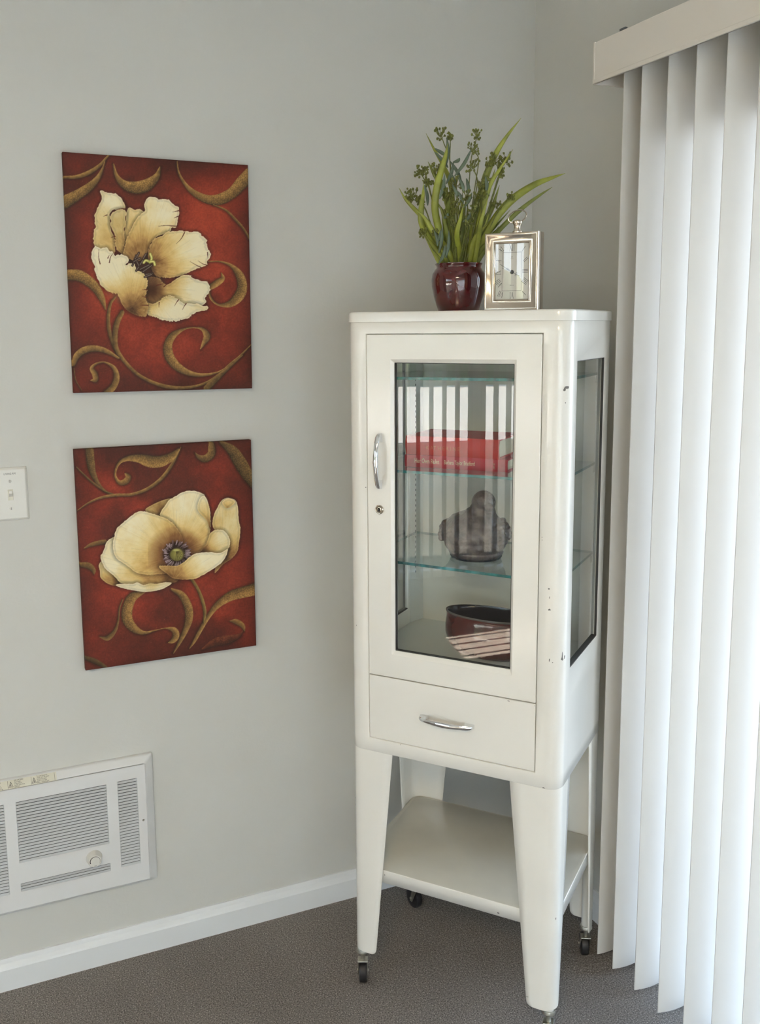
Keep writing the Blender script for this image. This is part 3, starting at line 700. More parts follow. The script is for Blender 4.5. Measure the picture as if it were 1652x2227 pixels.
    for q in [((775, 975), (790, 945), (778, 908)), ((775, 972), (745, 960), (728, 978)), ((775, 972), (805, 970), (815, 995))]:
        A.line(q, 10, (150, 148, 70), 10); A.line(q, 4, (214, 208, 130), 5)
    return A
def paint_poppy():
    A = Art([(76, 146), (1524, 74), (1562, 1736), (180, 1946)], seed=8); A.ground()
    S = A.stroke
    S([(205, 140), (215, 250), (235, 340), (280, 430), (340, 490), (420, 520)], [34, 34, 26, 16, 10, 8], dim=0.75)
    S([(100, 290), (180, 370), (250, 430), (340, 490)], [5, 8, 9, 8], dim=0.75)
    S([(110, 642), (200, 582), (300, 540), (420, 520), (550, 515), (680, 470), (790, 390), (870, 290), (920, 200), (955, 130)], [3, 8, 11, 13, 13, 14, 15, 14, 10, 3], dim=0.95)
    S([(935, 150), (880, 205), (790, 245), (700, 245), (620, 222), (540, 218), (470, 240), (430, 290), (418, 360), (450, 415), (500, 410), (525, 372), (503, 345)], [12, 32, 46, 48, 36, 24, 14, 10, 10, 18, 26, 23, 9])
    S([(1072, 178), (1100, 210), (1150, 225), (1200, 190), (1205, 130), (1200, 90)], [4, 18, 30, 33, 28, 18], dim=0.85)
    S([(1280, 90), (1370, 160), (1430, 250), (1490, 350), (1545, 430)], [14, 42, 52, 48, 40], dim=0.72)
    S([(165, 952), (220, 925), (300, 905), (335, 900)], [4, 16, 20, 18], dim=0.85)
    S([(130, 1085), (200, 1095), (240, 1130), (245, 1158)], [18, 26, 20, 8], dim=0.8)
    S([(880, 1285), (960, 1330), (1010, 1420), (1020, 1520), (990, 1620), (940, 1720), (895, 1800)], [10, 28, 34, 31, 22, 13, 4], dim=0.95)
    S([(655, 1305), (560, 1350), (520, 1440), (520, 1530), (570, 1600), (650, 1637), (750, 1617), (830, 1600), (900, 1615), (915, 1660), (890, 1700), (852, 1716)], [12, 38, 43, 43, 34, 16, 5, 5, 24, 27, 20, 4], side=1)
    S([(480, 1370), (455, 1440), (445, 1540), (420, 1620), (360, 1682), (295, 1672)], [5, 7, 8, 14, 20, 4], dim=0.8)
    S([(1570, 1280), (1450, 1310), (1350, 1342), (1250, 1412), (1180, 1500), (1120, 1600), (1065, 1700), (1025, 1760)], [50, 44, 38, 26, 18, 16, 13, 4])
    S([(1040, 1200), (1090, 1280), (1130, 1380), (1148, 1470), (1140, 1550)], [13, 13, 14, 13, 7], base=(140, 118, 62), crack=0)
    S([(1352, 1540), (1400, 1545), (1450, 1575), (1466, 1615)], [5, 22, 20, 7], dim=0.9)
    S([(1130, 1765), (1230, 1712), (1330, 1690), (1420, 1660), (1455, 1620)], [8, 32, 36, 18, 5], base=(140, 72, 44), dim=0.75)
    S([(175, 1840), (260, 1872), (345, 1915)], [16, 22, 12], dim=0.55)
    P = A.petal; D = (915, 1010)
    P([(665, 640), (720, 600), (800, 565), (872, 548), (850, 600), (810, 690), (780, 710), (720, 690)], (800, 700), 260, 0.9, jag=1, pink=0.2)
    P([(788, 692), (795, 650), (830, 600), (860, 560), (910, 530), (960, 500), (1040, 485), (1110, 500), (1152, 530), (1180, 600), (1195, 700), (1190, 830), (1170, 900), (1120, 975), (1050, 995), (960, 960), (930, 850), (880, 740)], D, 460, 1.0, jag=3, lightpt=(1000, 640, 120), pink=0.4)
    P([(1115, 540), (1150, 532), (1180, 600), (1192, 700), (1190, 800), (1172, 740), (1140, 700), (1095, 650), (1090, 600)], (1180, 820), 220, 1.0, jag=1, pink=0.3, shadow=0.35)
    P([(310, 1055), (285, 1090), (295, 1140), (300, 1190), (350, 1235), (410, 1256), (480, 1250), (440, 1200), (380, 1130), (345, 1070)], (480, 1240), 260, 0.95, jag=1, pink=0.6)
    P([(410, 862), (352, 900), (330, 960), (300, 1020), (310, 1060), (340, 1120), (400, 1170), (450, 1220), (500, 1242), (600, 1245), (700, 1250), (800, 1240), (870, 1235), (930, 1212), (860, 1130), (680, 1130), (560, 1080), (450, 1000), (410, 930)], (930, 1190), 560, 0.98, jag=3, pink=0.6, lightpt=(400, 1080, 80))
    P([(412, 860), (420, 822), (442, 780), (500, 730), (560, 682), (620, 650), (700, 665), (780, 690), (850, 720), (900, 762), (950, 830), (970, 890), (945, 920), (880, 940), (830, 970), (810, 1030), (832, 1090), (840, 1152), (760, 1162), (680, 1166), (590, 1150), (530, 1102), (480, 1070), (420, 1020), (400, 950), (404, 890)], D, 460, 1.0, jag=2.5, lightpt=(620, 810, 130), pink=0.5)
    P([(425, 1250), (480, 1240), (560, 1242), (600, 1230), (650, 1250), (700, 1238), (760, 1240), (830, 1228), (880, 1234), (840, 1265), (780, 1290), (680, 1306), (600, 1300), (520, 1285), (460, 1270)], (700, 1190), 110, 0.95, jag=1.5, pink=0.8, lightpt=(620, 1260, 90))
    P([(1212, 770), (1218, 700), (1250, 622), (1290, 560), (1340, 545), (1390, 560), (1415, 610), (1420, 700), (1436, 800), (1425, 900), (1410, 980), (1360, 1040), (1300, 1080), (1245, 1140), (1228, 1148), (1240, 1100), (1290, 1060), (1325, 990), (1340, 900), (1300, 830), (1240, 810)], (1290, 1010), 380, 0.97, jag=2, pink=0.7, lightpt=(1370, 800, 70))
    P([(1292, 575), (1340, 548), (1392, 572), (1378, 600), (1330, 628), (1300, 605)], (1340, 660), 110, 1.02, jag=0.5, pink=0.9, shadow=0.3)
    P([(1190, 835), (1228, 806), (1290, 804), (1330, 840), (1352, 890), (1342, 950), (1300, 992), (1200, 990), (1125, 980), (1158, 920), (1178, 872)], (1110, 985), 240, 0.98, jag=2, pink=0.4, lightpt=(1270, 880, 50))
    A.blob(915, 1010, 150, 140, (84, 44, 22), 0.75, alpha=0.95)
    A.blob(918, 1000, 108, 100, (44, 26, 20), 0.12)
    rr = np.random.RandomState(2)
    for k in range(92):
        a = rr.uniform(0, 6.283); r0 = rr.uniform(62, 88); r1 = r0+rr.uniform(18, 42)
        c = (150, 130, 134) if rr.rand() < 0.55 else (104, 82, 82)
        x0, y0 = 918+r0*math.cos(a), 1000+r0*math.sin(a)*0.93; x1, y1 = 918+r1*math.cos(a+0.1), 1000+r1*math.sin(a+0.1)*0.93
        A.line(((x0, y0), (x1, y1)), 2.0, c, 5.0)
    for k in range(34):
        a = k*0.185; A.line(((918+52*math.cos(a), 1000+48*math.sin(a)), (918+78*math.cos(a), 1000+74*math.sin(a))), 2.0, (34, 20, 18), 2.0)
    A.blob(918, 1005, 54, 50, (104, 98, 46), 0.12)
    A.blob(932, 1000, 36, 36, (150, 142, 72), 0.7)
    for k in range(9):
        a = -1.57+(k-4)*0.42; A.line(((918, 972), (918+46*math.cos(a+1.57)*0.9*(1 if True else 0), 1004+44*math.sin(a+1.57))), 2.0, (70, 62, 26), 2.5)
    A.blob(918, 968, 26, 9, (170, 164, 96), 0.4)
    P([(775, 1100), (850, 1094), (920, 1095), (980, 1062), (1040, 1012), (1100, 990), (1190, 986), (1270, 990), (1332, 960), (1312, 1030), (1270, 1080), (1200, 1130), (1130, 1170), (1060, 1200), (970, 1206), (890, 1195), (830, 1150)], (880, 1230), 330, 1.0, jag=3, pink=0.7, lightpt=(1130, 1060, 90))
    return A
LIT = 0.95
def canvas(name, label, art, cx_, cz_, tilt):
    pw, ph, d = 0.4025, 0.5068, 0.0180
    W_, H_ = art.W, art.H
    e_ = empty(name, (cx_, 0, cz_), (0, R(-tilt), 0)); tag(e_, label, 'painting', None)
    xs_ = (art.u-0.5)*pw; zs_ = (0.5-art.v)*ph
    ed = np.minimum(np.minimum(art.u, 1-art.u)*pw, np.minimum(art.v, 1-art.v)*ph)
    ys_ = -0.0200+np.clip(0.0016-ed, 0, 1)**2*300
    co_ = np.stack([xs_, ys_, zs_], -1).reshape(-1, 3)
    C = np.clip(art.C, 4, 250)/255.0
    C = np.where(C > 0.04045, ((C+0.055)/1.055)**2.4, C/12.92)/LIT
    C = np.clip(C, 0, 0.93).reshape(-1, 3)
    idx = np.arange(W_*H_).reshape(H_, W_)
    q = np.stack([idx[1:, :-1], idx[1:, 1:], idx[:-1, 1:], idx[:-1, :-1]], -1).reshape(-1, 4)
    ring = np.concatenate([idx[0, :], idx[1:, -1], idx[-1, ::-1][1:], idx[::-1, 0][1:-1]])
    back = co_[ring].copy(); back[:, 1] = -0.0015
    nb = len(co_); co2 = np.concatenate([co_, back]); C2 = np.concatenate([C, C[ring]*0.9])
    n = len(ring); r2 = np.roll(ring, -1); b1 = nb+np.arange(n); b2 = np.roll(b1, -1)
    side = np.stack([ring, r2, b2, b1], -1)
    Q = np.concatenate([q, side])
    me = bpy.data.meshes.new('canvas_face'); me.vertices.add(len(co2)); me.vertices.foreach_set('co', co2.astype(np.float32).ravel())
    me.loops.add(Q.size); me.loops.foreach_set('vertex_index', Q.astype(np.int32).ravel())
    me.polygons.add(len(Q)); me.polygons.foreach_set('loop_start', (np.arange(len(Q))*4).astype(np.int32)); me.polygons.foreach_set('loop_total', np.full(len(Q), 4, np.int32))
    me.update(calc_edges=True); me.validate()
    at = me.color_attributes.new('paint', 'FLOAT_COLOR', 'POINT')
    at.data.foreach_set('color', np.concatenate([C2, np.ones((len(C2), 1))], 1).astype(np.float32).ravel())
    me.materials.append(M['canvas'])
    o = bpy.data.objects.new('canvas_face', me); COL.objects.link(o); o.parent = e_
    mb = MB(); t = 0.020
    for (x0, x1, z0, z1) in ((-pw/2+0.002, -pw/2+t, -ph/2+.002, ph/2-.002), (pw/2-t, pw/2-0.002, -ph/2+.002, ph/2-.002), (-pw/2+t, pw/2-t, -ph/2+.002, -ph/2+t), (-pw/2+t, pw/2-t, ph/2-t, ph/2-.002)):
        mb.box(x0, x1, -0.0175, -0.0008, z0, z1)
    mb.build('stretcher_frame', M['pages'], e_)
    return e_
m_ = bpy.data.materials.new('painted_canvas'); m_.use_nodes = True; N_ = m_.node_tree.nodes; L_ = m_.node_tree.links
p_ = N_['Principled BSDF']; p_.inputs['Roughness'].default_value = 0.62; p_.inputs['Specular IOR Level'].default_value = 0.3
a_ = N_.new('ShaderNodeAttribute'); a_.attribute_name = 'paint'; L_.new(a_.outputs['Color'], p_.inputs['Base Color'])
t_ = N_.new('ShaderNodeTexNoise'); t_.inputs['Scale'].default_value = 700; tc_ = N_.new('ShaderNodeTexCoord'); L_.new(tc_.outputs['Object'], t_.inputs['Vector'])
b_n = N_.new('ShaderNodeBump'); b_n.inputs['Strength'].default_value = 0.25; b_n.inputs['Distance'].default_value = 0.0008
L_.new(t_.outputs['Fac'], b_n.inputs['Height']); L_.new(b_n.outputs[0], p_.inputs['Normal'])
M['canvas'] = m_
canvas('canvas_painting', 'upper red canvas with a ragged cream tulip and gold scrolls', paint_tulip(), -0.9807, 1.6238, -0.41)
canvas('canvas_painting', 'lower red canvas with a cream poppy and dark centre, above the heater', paint_poppy(), -0.9890, 0.9940, -0.05)

# ============================================================ the metal cabinet
KA = R(-50.7535); K0 = Vector((-0.6850, -0.3043, 0))
KU = Vector((math.cos(KA), math.sin(KA), 0)); KV = Vector((-math.sin(KA), math.cos(KA), 0))
def K(a, b, z): p = K0+KU*a+KV*b; return (p.x, p.y, z)
A0, A1, KD, CR = 0.0265, 0.5020, 0.348, 0.030
AC = (A0+A1)/2
cab = empty('display_cabinet', K(0, 0, 0), (0, 0, KA))
tag(cab, 'chipped cream enamel metal cabinet with glass door, drawer and tapered legs on casters', 'cabinet')
Z0, ZT = 0.5870, 1.5193
DL, DR_, DZ0, DZ1 = 0.0746, 0.4507, 0.7632, 1.4957      # door opening
WZ0 = 0.6172                                             # drawer opening bottom
SB0, SB1, SZ0, SZ1 = 0.0564, 0.2806, 0.8265, 1.4419     # side glass
GAP = 0.0017
# plan outline with tags : list of (a, b, kind) ; kind of the segment that starts there
def arc(cx_, cy_, r, t0, t1, n=8): return [(cx_+r*math.cos(R(t0+(t1-t0)*k/n)), cy_+r*math.sin(R(t0+(t1-t0)*k/n))) for k in range(n+1)]
out = []
out += [(p, 'solid') for p in arc(A0+CR, CR, CR, 180, 270)]
out += [((DL, 0), 'front'), ((DR_, 0), 'solid')]
out += [(p, 'solid') for p in arc(A1-CR, CR, CR, -90, 0)]
out += [((A1, SB0), 'side'), ((A1, SB1), 'solid')]
out += [(p, 'solid') for p in arc(A1-CR, KD-CR, CR, 0, 90)]
out += [(p, 'solid') for p in arc(A0+CR, KD-CR, CR, 90, 180)]
out += [((A0, SB1), 'side'), ((A0, SB0), 'solid')]
zl = [Z0, WZ0, DZ0-0.001, DZ0, SZ0, SZ1, DZ1, ZT]
zl = sorted(set(zl))
pts = [p for p, _ in out]; n = len(pts)
vs = [(p[0], p[1], z) for z in zl for p in pts]; fs = []
for j in range(len(zl)-1):
    zm = (zl[j]+zl[j+1])/2
    for i in range(n):
        k = out[i][1]
        if k == 'front' and WZ0 < zm < DZ1: continue
        if k == 'side' and SZ0 < zm < SZ1: continue
        fs.append((j*n+i, j*n+(i+1) % n, (j+1)*n+(i+1) % n, (j+1)*n+i))
mb = MB(); mb.add(vs, fs, 0, True); o = mb.build('body', [M['enamel'], M['enamel_in']], cab, sharp=25)
s_ = o.modifiers.new('solid', 'SOLIDIFY'); s_.thickness = 0.0145; s_.offset = -1; s_.use_even_offset = False
b_ = o.modifiers.new('bevel', 'BEVEL'); b_.width = 0.0008; b_.segments = 1; b_.limit_method = 'ANGLE'; b_.angle_limit = R(60)
body = o
# inner floor, ceiling, drawer rail
mb = MB(); mb.box(A0+0.012, A1-0.012, 0.0165, KD-0.012, 0.782, 0.790); mb.build('cabinet_floor', M['enamel_in'], cab)
mb = MB(); mb.box(A0+0.012, A1-0.012, 0.0165, KD-0.012, 1.500, 1.508); mb.build('inner_top', M['enamel_in'], cab)
mb = MB(); mb.box(A0+0.012, A1-0.012, 0.012, KD-0.012, 0.590, 0.596); mb.build('bottom_panel', M['enamel_in'], cab)
# slotted corner posts
def post(a_in, a_out, b_in, b_out):
    mb = MB(); mb.slab([(a_in, b_in), (a_out, b_out), (a_out+(a_out-a_in)*0.02, b_out+0.006), (a_in-(a_out-a_in)*0.6, b_out+0.006), (a_in-(a_out-a_in)*0.6, b_in)] , 0.7902, 1.4998)
    o = mb.build('shelf_post', M['enamel_in'], cab)
    mb = MB(); da, db = a_out-a_in, b_out-b_in; L = math.hypot(da, db); ta, tb = da/L, db/L; na, nb_ = (tb, -ta) if a_in < AC else (-tb, ta)
    z = 0.915
    while z < 1.39:
        c = (a_in+da*0.42+na*0.0004, b_in+db*0.42+nb_*0.0004)
        mb.add([(c[0]-ta*0.0013, c[1]-tb*0.0013, z-0.0028), (c[0]+ta*0.0013, c[1]+tb*0.0013, z-0.0028), (c[0]+ta*0.0013, c[1]+tb*0.0013, z+0.0028), (c[0]-ta*0.0013, c[1]-tb*0.0013, z+0.0028)], [(0, 1, 2, 3)])
        z += 0.0127
    mb.build('slots', M['black'], o)
post(A0+0.0150, A0+0.0300, 0.2900, KD-0.0150); post(A1-0.0150, A1-0.0300, 0.2900, KD-0.0150)
# cap
def rrect(x0, x1, y0, y1, r, n=8):
    return arc(x0+r, y0+r, r, 180, 270, n)+arc(x1-r, y0+r, r, 270, 360, n)+arc(x1-r, y1-r, r, 0, 90, n)+arc(x0+r, y1-r, r, 90, 180, n)
mb = MB(); e3 = 0.003; vs = []; ring = []
lv = [(0.0, 1.5193), (0.0, 1.5360), (0.0010, 1.5388), (0.0030, 1.5400)]
for ins_, z in lv: 
    rr_ = rrect(A0-e3+ins_, A1+e3-ins_, -e3+ins_, KD+e3-ins_, CR+e3-ins_); ring.append(len(rr_)); vs += [(x, y, z) for x, y in rr_]
n = ring[0]; fs = [tuple(reversed(range(n)))]+[(j*n+i, j*n+(i+1) % n, (j+1)*n+(i+1) % n, (j+1)*n+i) for j in range(len(lv)-1) for i in range(n)]+[tuple(range(3*n, 4*n))]
mb.add(vs, fs, 0, True); mb.build('top_cap', M['enamel'], cab, sharp=40)
# door
def frame_front(name, a0, a1, z0, z1, g, th, parent):
    """slab with a moulded opening g=(a0,a1,z0,z1)"""
    mb = MB(); r3 = 0.0068
    loops = [[(a0, th, z0), (a1, th, z0), (a1, th, z1), (a0, th, z1)], [(a0, 0.0, z0), (a1, 0.0, z0), (a1, 0.0, z1), (a0, 0.0, z1)],
             [(g[0]-r3, 0.0, g[2]-0.0085), (g[1]+r3*0.8, 0.0, g[2]-0.0085), (g[1]+r3*0.8, 0.0, g[3]+0.0070), (g[0]-r3, 0.0, g[3]+0.0070)],
             [(g[0], 0.0052, g[2]), (g[1], 0.0052, g[2]), (g[1], 0.0052, g[3]), (g[0], 0.0052, g[3])],
             [(g[0], th, g[2]), (g[1], th, g[2]), (g[1], th, g[3]), (g[0], th, g[3])]]
    vs = [p for l in loops for p in l]; fs = []
    for l in range(5):
        l2 = (l+1) % 5
        for i in range(4): j = (i+1) % 4; fs.append((l*4+i, l*4+j, l2*4+j, l2*4+i))
    mb.add(vs, fs); return mb.build(name, M['enamel'], parent, bevel=0.0012, seg=2)
G = (0.1373, 0.3933, 0.8239, 1.4369)
door = frame_front('door', DL+GAP, DR_-GAP, DZ0+0.0010, DZ1-GAP, G, 0.019, cab)
mb = MB(); mb.box(G[0], G[1], 0.0125, 0.0165, G[2], G[3]); mb.build('door_glass', M['cab_glass'], door)
mb = MB(); w = 0.0022
mb.box(G[0], G[0]+w, 0.0060, 0.0124, G[2], G[3]).box(G[1]-w*0.5, G[1], 0.0060, 0.0124, G[2], G[3]).box(G[0]+w, G[1]-w*.5, 0.0060, 0.0124, G[2], G[2]+w).box(G[0]+w, G[1]-w*.5, 0.0060, 0.0124, G[3]-w*0.5, G[3])
mb.build('glass_seal', M['gasket'], door)
def bow_handle(name, length, parent, loc, rot):
    """chrome bow pull running along local z, standing off towards -y"""
    mb = MB(); N2 = 28; vs = []; K2 = 12
    for i in range(N2+1):
        t = i/N2; s = 2*t-1
        z = length*0.5*s*0.97; out_ = 0.0105+0.0125*(1-s*s); wx = 0.0040+0.0012*(1-abs(s))+0.0006; wy = 0.0024+0.0010*(1-s*s)
        if i in (0, N2): wx *= 0.35; wy *= 0.4
        for k in range(K2):
            a = 2*math.pi*k/K2; vs.append((wx*math.cos(a), -out_+wy*math.sin(a), z))
    fs = [(i*K2+k, i*K2+(k+1) % K2, (i+1)*K2+(k+1) % K2, (i+1)*K2+k) for i in range(N2) for k in range(K2)]+[tuple(reversed(range(K2))), tuple(range(N2*K2, (N2+1)*K2))]
    mb.add(vs, fs, 0, True)
    for sg in (-1, 1):
        z0, z1 = sg*length*0.5, sg*length*0.335
        lo, hi = min(z0, z1), max(z0, z1)
        q = [(-0.0052, 0.0, z1), (0.0052, 0.0, z1), (0.0046, 0.0, z0), (-0.0046, 0.0, z0), (-0.0044, -0.0150, z1*1.02), (0.0044, -0.0150, z1*1.02), (0.0030, -0.0095, z0*0.97), (-0.0030, -0.0095, z0*0.97)]
        mb.hexa(q)
        if sg > 0: mb.f[-6:] = [tuple(reversed(x)) for x in mb.f[-6:]]
    return mb.build(name, M['chrome'], parent, bevel=0.0010, seg=2, loc=loc, rot=rot)
bow_handle('handle', 0.1180, door, (0.1065, 0, 1.2325), (0, 0, 0))
mb = MB(); n_ = 36
prof = [(0.0098, 0.0), (0.0096, -0.0022), (0.0082, -0.0034), (0.0068, -0.0032), (0.0062, -0.0010), (0.0058, -0.0030), (0.0040, -0.0032), (0.0030, -0.0016)]
disc_y(mb, 0.1043, 1.1295, prof, 36); lk = mb.build('lock', M['nickel'], door)
mb = MB(); mb.box(0.1043-0.0010, 0.1043+0.0010, -0.0038, -0.0014, 1.1295-0.0036, 1.1295+0.0036); disc_y(mb, 0.1043, 1.1310, [(0.0019, -0.0036), (0.0018, -0.0038)], 14); mb.build('keyhole', M['black'], lk)
mb = MB(); disc_y(mb, 0.1043, 1.1295, [(0.011, 0.0300), (0.010, 0.0190)], 24); mb.build('lock_barrel', M['zinc'], door)
# drawer
mb = MB(); mb.box(DL+GAP, DR_-GAP, 0.0002, 0.018, WZ0+GAP, DZ0-0.0012); drw = mb.build('drawer', M['enamel'], cab, bevel=0.0014, seg=2)
bow_handle('handle', 0.1230, drw, (0.2590, 0, 0.6895), (0, R(90), 0))
# seals and glass of the two sides
for (xa, sgn) in ((A1, -1), (A0, 1)):
    mb = MB(); w = 0.0026
    x0, x1 = sorted((xa+sgn*0.0010, xa+sgn*0.0125))
    y0_, y1_ = sorted((xa+sgn*0.0010, xa+sgn*0.0060)); mb.box(x0, x1, SB0, SB0+w*0.5, SZ0, SZ1).box(y0_, y1_, SB1-w, SB1, SZ0, SZ1).box(x0, x1, SB0, SB1, SZ0, SZ0+w*0.9).box(x0, x1, SB0, SB1, SZ1-w*0.4, SZ1)
    gs = mb.build('glass_seal', M['gasket'], cab)
    x0, x1 = sorted((xa+sgn*0.0070, xa+sgn*0.0105)); MB().box(x0, x1, SB0+.001, SB1-.001, SZ0+.001, SZ1-.001).build('side_glass', M['cab_glass'], cab)
# glass shelves with polished teal edges and clips
for zL, zR in ((1.4060, 1.4084), (1.2112, 1.2124), (1.0152, 1.0100)):
    a0_, a1_, b0_, b1_, th = A0+0.0215, A1-0.0215, 0.030, 0.3120, 0.0058
    q = lambda z_: [(a0_, b0_, zL-z_), (a1_, b0_, zR-z_), (a1_, b1_, zR-z_), (a0_, b1_, zL-z_)]
    v0 = q(th); v1 = q(0)
    mb = MB(); mb.add(v0+v1, [(0, 3, 2, 1), (4, 5, 6, 7)], 0); mb.add(v0+v1, [(0, 1, 5, 4), (1, 2, 6, 5), (2, 3, 7, 6), (3, 0, 4, 7)], 1)
    sh = mb.build('glass_shelf', [M['shelf_glass'], M['edge_glass']], cab)
    for (ca, cb, cz) in ((a0_-0.002, 0.290, zL), (a1_-0.012, 0.290, zR), (a0_-0.002, 0.040, zL), (a1_-0.012, 0.040, zR)):
        mb = MB(); mb.box(ca, ca+0.014, cb, cb+0.008, cz-th-0.0018, cz-th-0.0002); mb.box(ca if ca < AC else ca+0.0115, (ca if ca < AC else ca+0.0115)+0.0025, cb, cb+0.008, cz-th-0.016, cz-th-0.0018); mb.build('shelf_clip', M['zinc'], cab)
# legs : bent sheet, wide at the top and tapering
def leg(mx, my):
    """mx, my = 0/1 : mirrored in a / b"""
    ztop, zbot = Z0+0.020, 0.0945; NZ = 30; vs = []; s = 0.0008; NA = 8; cols = 3+NA+1+3
    t0, t1, tb0, tb1 = 0.1045, 0.0600, 0.0814, 0.0325
    if my: tb0, tb1 = 0.1060, 0.0600
    zsl = [ztop, Z0]+[Z0-(Z0-zbot-0.012)*k/(NZ-6) for k in range(1, NZ-5)]+[zbot+0.012*(1-math.sin(R(90*k/5))) for k in range(1, 6)]
    for z in zsl:
        u_ = min(1.0, (Z0-z)/(Z0-0.0945)) if z < Z0 else 0
        if z > Z0+0.001: wa = t0+0.004; wb = tb0+0.004
        else: wa = t0+(t1-t0)*u_; wb = tb0+(tb1-tb0)*u_
        if z < zbot+0.012:
            q_ = (zbot+0.012-z)/0.012; cut = 0.012*(1-math.sqrt(max(0, 1-q_*q_))); wa -= cut; wb = max(wb-cut*0.6, CR*0.9)
        wb = max(wb, CR+0.001) if wb > CR else wb
        row = []
        for k in range(3): row.append((wa+(CR-wa)*k/3, s))
        for k in range(NA+1):
            t = R(270-90*k/NA); row.append((CR+(CR-s)*math.cos(t), CR+(CR-s)*math.sin(t)))
        for k in range(1, 4): row.append((s, CR+(max(wb, CR)-CR)*k/3))
        vs += [(( A0+p[0]) if not mx else (A1-p[0]), p[1] if not my else KD-p[1], z) for p in row]; nc = len(row)
    fs = []
    for j in range(len(zsl)-1):
        for i in range(nc-1):
            q = (j*nc+i, j*nc+i+1, (j+1)*nc+i+1, (j+1)*nc+i)
            fs.append(q)
    mb = MB(); mb.add(vs, fs, 0, True); o = mb.build('leg', M['enamel'], cab, sharp=40)
    sm = o.modifiers.new('solid', 'SOLIDIFY'); sm.thickness = 0.0022; sm.offset = -1 if (mx == my) else 1
    ca = A0+0.0175 if not mx else A1-0.0175; cb = 0.0185 if not my else KD-0.0185
    mb = MB(); mb.lathe([(0.0085, 0.088), (0.0110, 0.088), (0.0110, 0.285), (0.0, 0.285)], 20, ca, cb); mb.build('caster_socket', M['enamel_in'], o)
    return ca, cb
spots = [leg(0, 0), leg(1, 0), leg(0, 1), leg(1, 1)]
def caster(ca, cb, ang, off):
    """fork and wheel; ang = direction (in cabinet space) the wheel trails; axle is square to it"""
    e_ = empty('caster', (ca, cb, 0), (0, 0, ang)); e_.parent = cab
    mb = MB(); mb.lathe([(0.0001, 0.0905), (0.0135, 0.0900), (0.0145, 0.0870), (0.0150, 0.0835), (0.0125, 0.0800), (0.0060, 0.0790), (0.0050, 0.0790), (0.0050, 0.0610), (0.0001, 0.0610)], 28); mb.build('swivel_ring', M['zinc'], e_)
    r = 0.0262
    mb = MB(); w = 0.0102
    for sg in (-1, 1):
        y0, y1 = sorted((sg*w, sg*(w+0.0014)))
        mb.hexa([(-0.008, y0, 0.056), (0.010, y0, 0.056), (0.010, y1, 0.056), (-0.008, y1, 0.056), (-0.008, y0, 0.0580), (0.010, y0, 0.0580), (0.010, y1, 0.0580), (-0.008, y1, 0.0580)])
        mb.hexa([(off-0.005, y0, 0.017), (off+0.005, y0, 0.017), (off+0.005, y1, 0.017), (off-0.005, y1, 0.017), (-0.008, y0, 0.056), (0.010, y0, 0.056), (0.010, y1, 0.056), (-0.008, y1, 0.056)])
    mb.box(-0.009, 0.011, -w-0.0014, w+0.0014, 0.0575, 0.0602); mb.build('fork', M['zinc'], e_, bevel=0.0008)
    mb = MB(); vs = []; pr = [(0.004, -0.0088), (0.014, -0.0082), (r-0.003, -0.0088), (r-0.0008, -0.0075), (r, -0.005), (r, 0.005), (r-0.0008, 0.0075), (r-0.003, 0.0088), (0.014, 0.0082), (0.004, 0.0088)]
    n = 36
    for rr_, y in pr:
        for k in range(n): t = 2*math.pi*k/n; vs.append((off+rr_*math.cos(t), y, r+rr_*math.sin(t)))
    fs = [(i*n+k, i*n+(k+1) % n, (i+1)*n+(k+1) % n, (i+1)*n+k) for i in range(len(pr)-1) for k in range(n)]+[tuple(reversed(range(n))), tuple(range((len(pr)-1)*n, len(pr)*n))]
    mb.add(vs, fs, 0, True); mb.build('wheel', M['rubber'], e_)
    mb = MB(); vs = []
    for y in (-0.0135, 0.0135):
        for k in range(12): t = 2*math.pi*k/12; vs.append((off+0.0030*math.cos(t), y, r+0.0030*math.sin(t)))
    mb.add(vs, [(k, (k+1) % 12, 12+(k+1) % 12, 12+k) for k in range(12)]+[tuple(reversed(range(12))), tuple(range(12, 24))]); mb.build('axle', M['zinc'], e_)
caster(*spots[0], R(116), 0.009); caster(*spots[1], R(101), 0.010); caster(*spots[2], R(150), 0.016); caster(*spots[3], R(112), 0.022)
# lower shelf tray
mb = MB(); lo = rrect(A0+0.0045, A1-0.0045, 0.0060, KD-0.0060, CR-0.005); zf, zb_ = 0.3062, 0.3120
zz = lambda y, d: zf+(zb_-zf)*y/KD-d
vs = []; lvl = [(0.0, 0.0300), (0.0, 0.0012), (0.0012, 0.0)]
for ins_, d in lvl:
    rr_ = rrect(A0+0.0045+ins_, A1-0.0045-ins_, 0.0060+ins_, KD-0.0060-ins_, CR-0.005); vs += [(x, y, zz(y, d)) for x, y in rr_]
n = len(lo); fs = [(j*n+i, j*n+(i+1) % n, (j+1)*n+(i+1) % n, (j+1)*n+i) for j in range(2) for i in range(n)]+[tuple(range(2*n, 3*n))]
mb.add(vs, fs, 0, True); mb.m = [1 if i == len(mb.f)-1 else 0 for i in range(len(mb.f))]; o = tray = mb.build('lower_shelf', [M['enamel'], M['shelf_top']], cab, sharp=40); s_ = o.modifiers.new('s', 'SOLIDIFY'); s_.thickness = 0.0016; s_.offset = -1
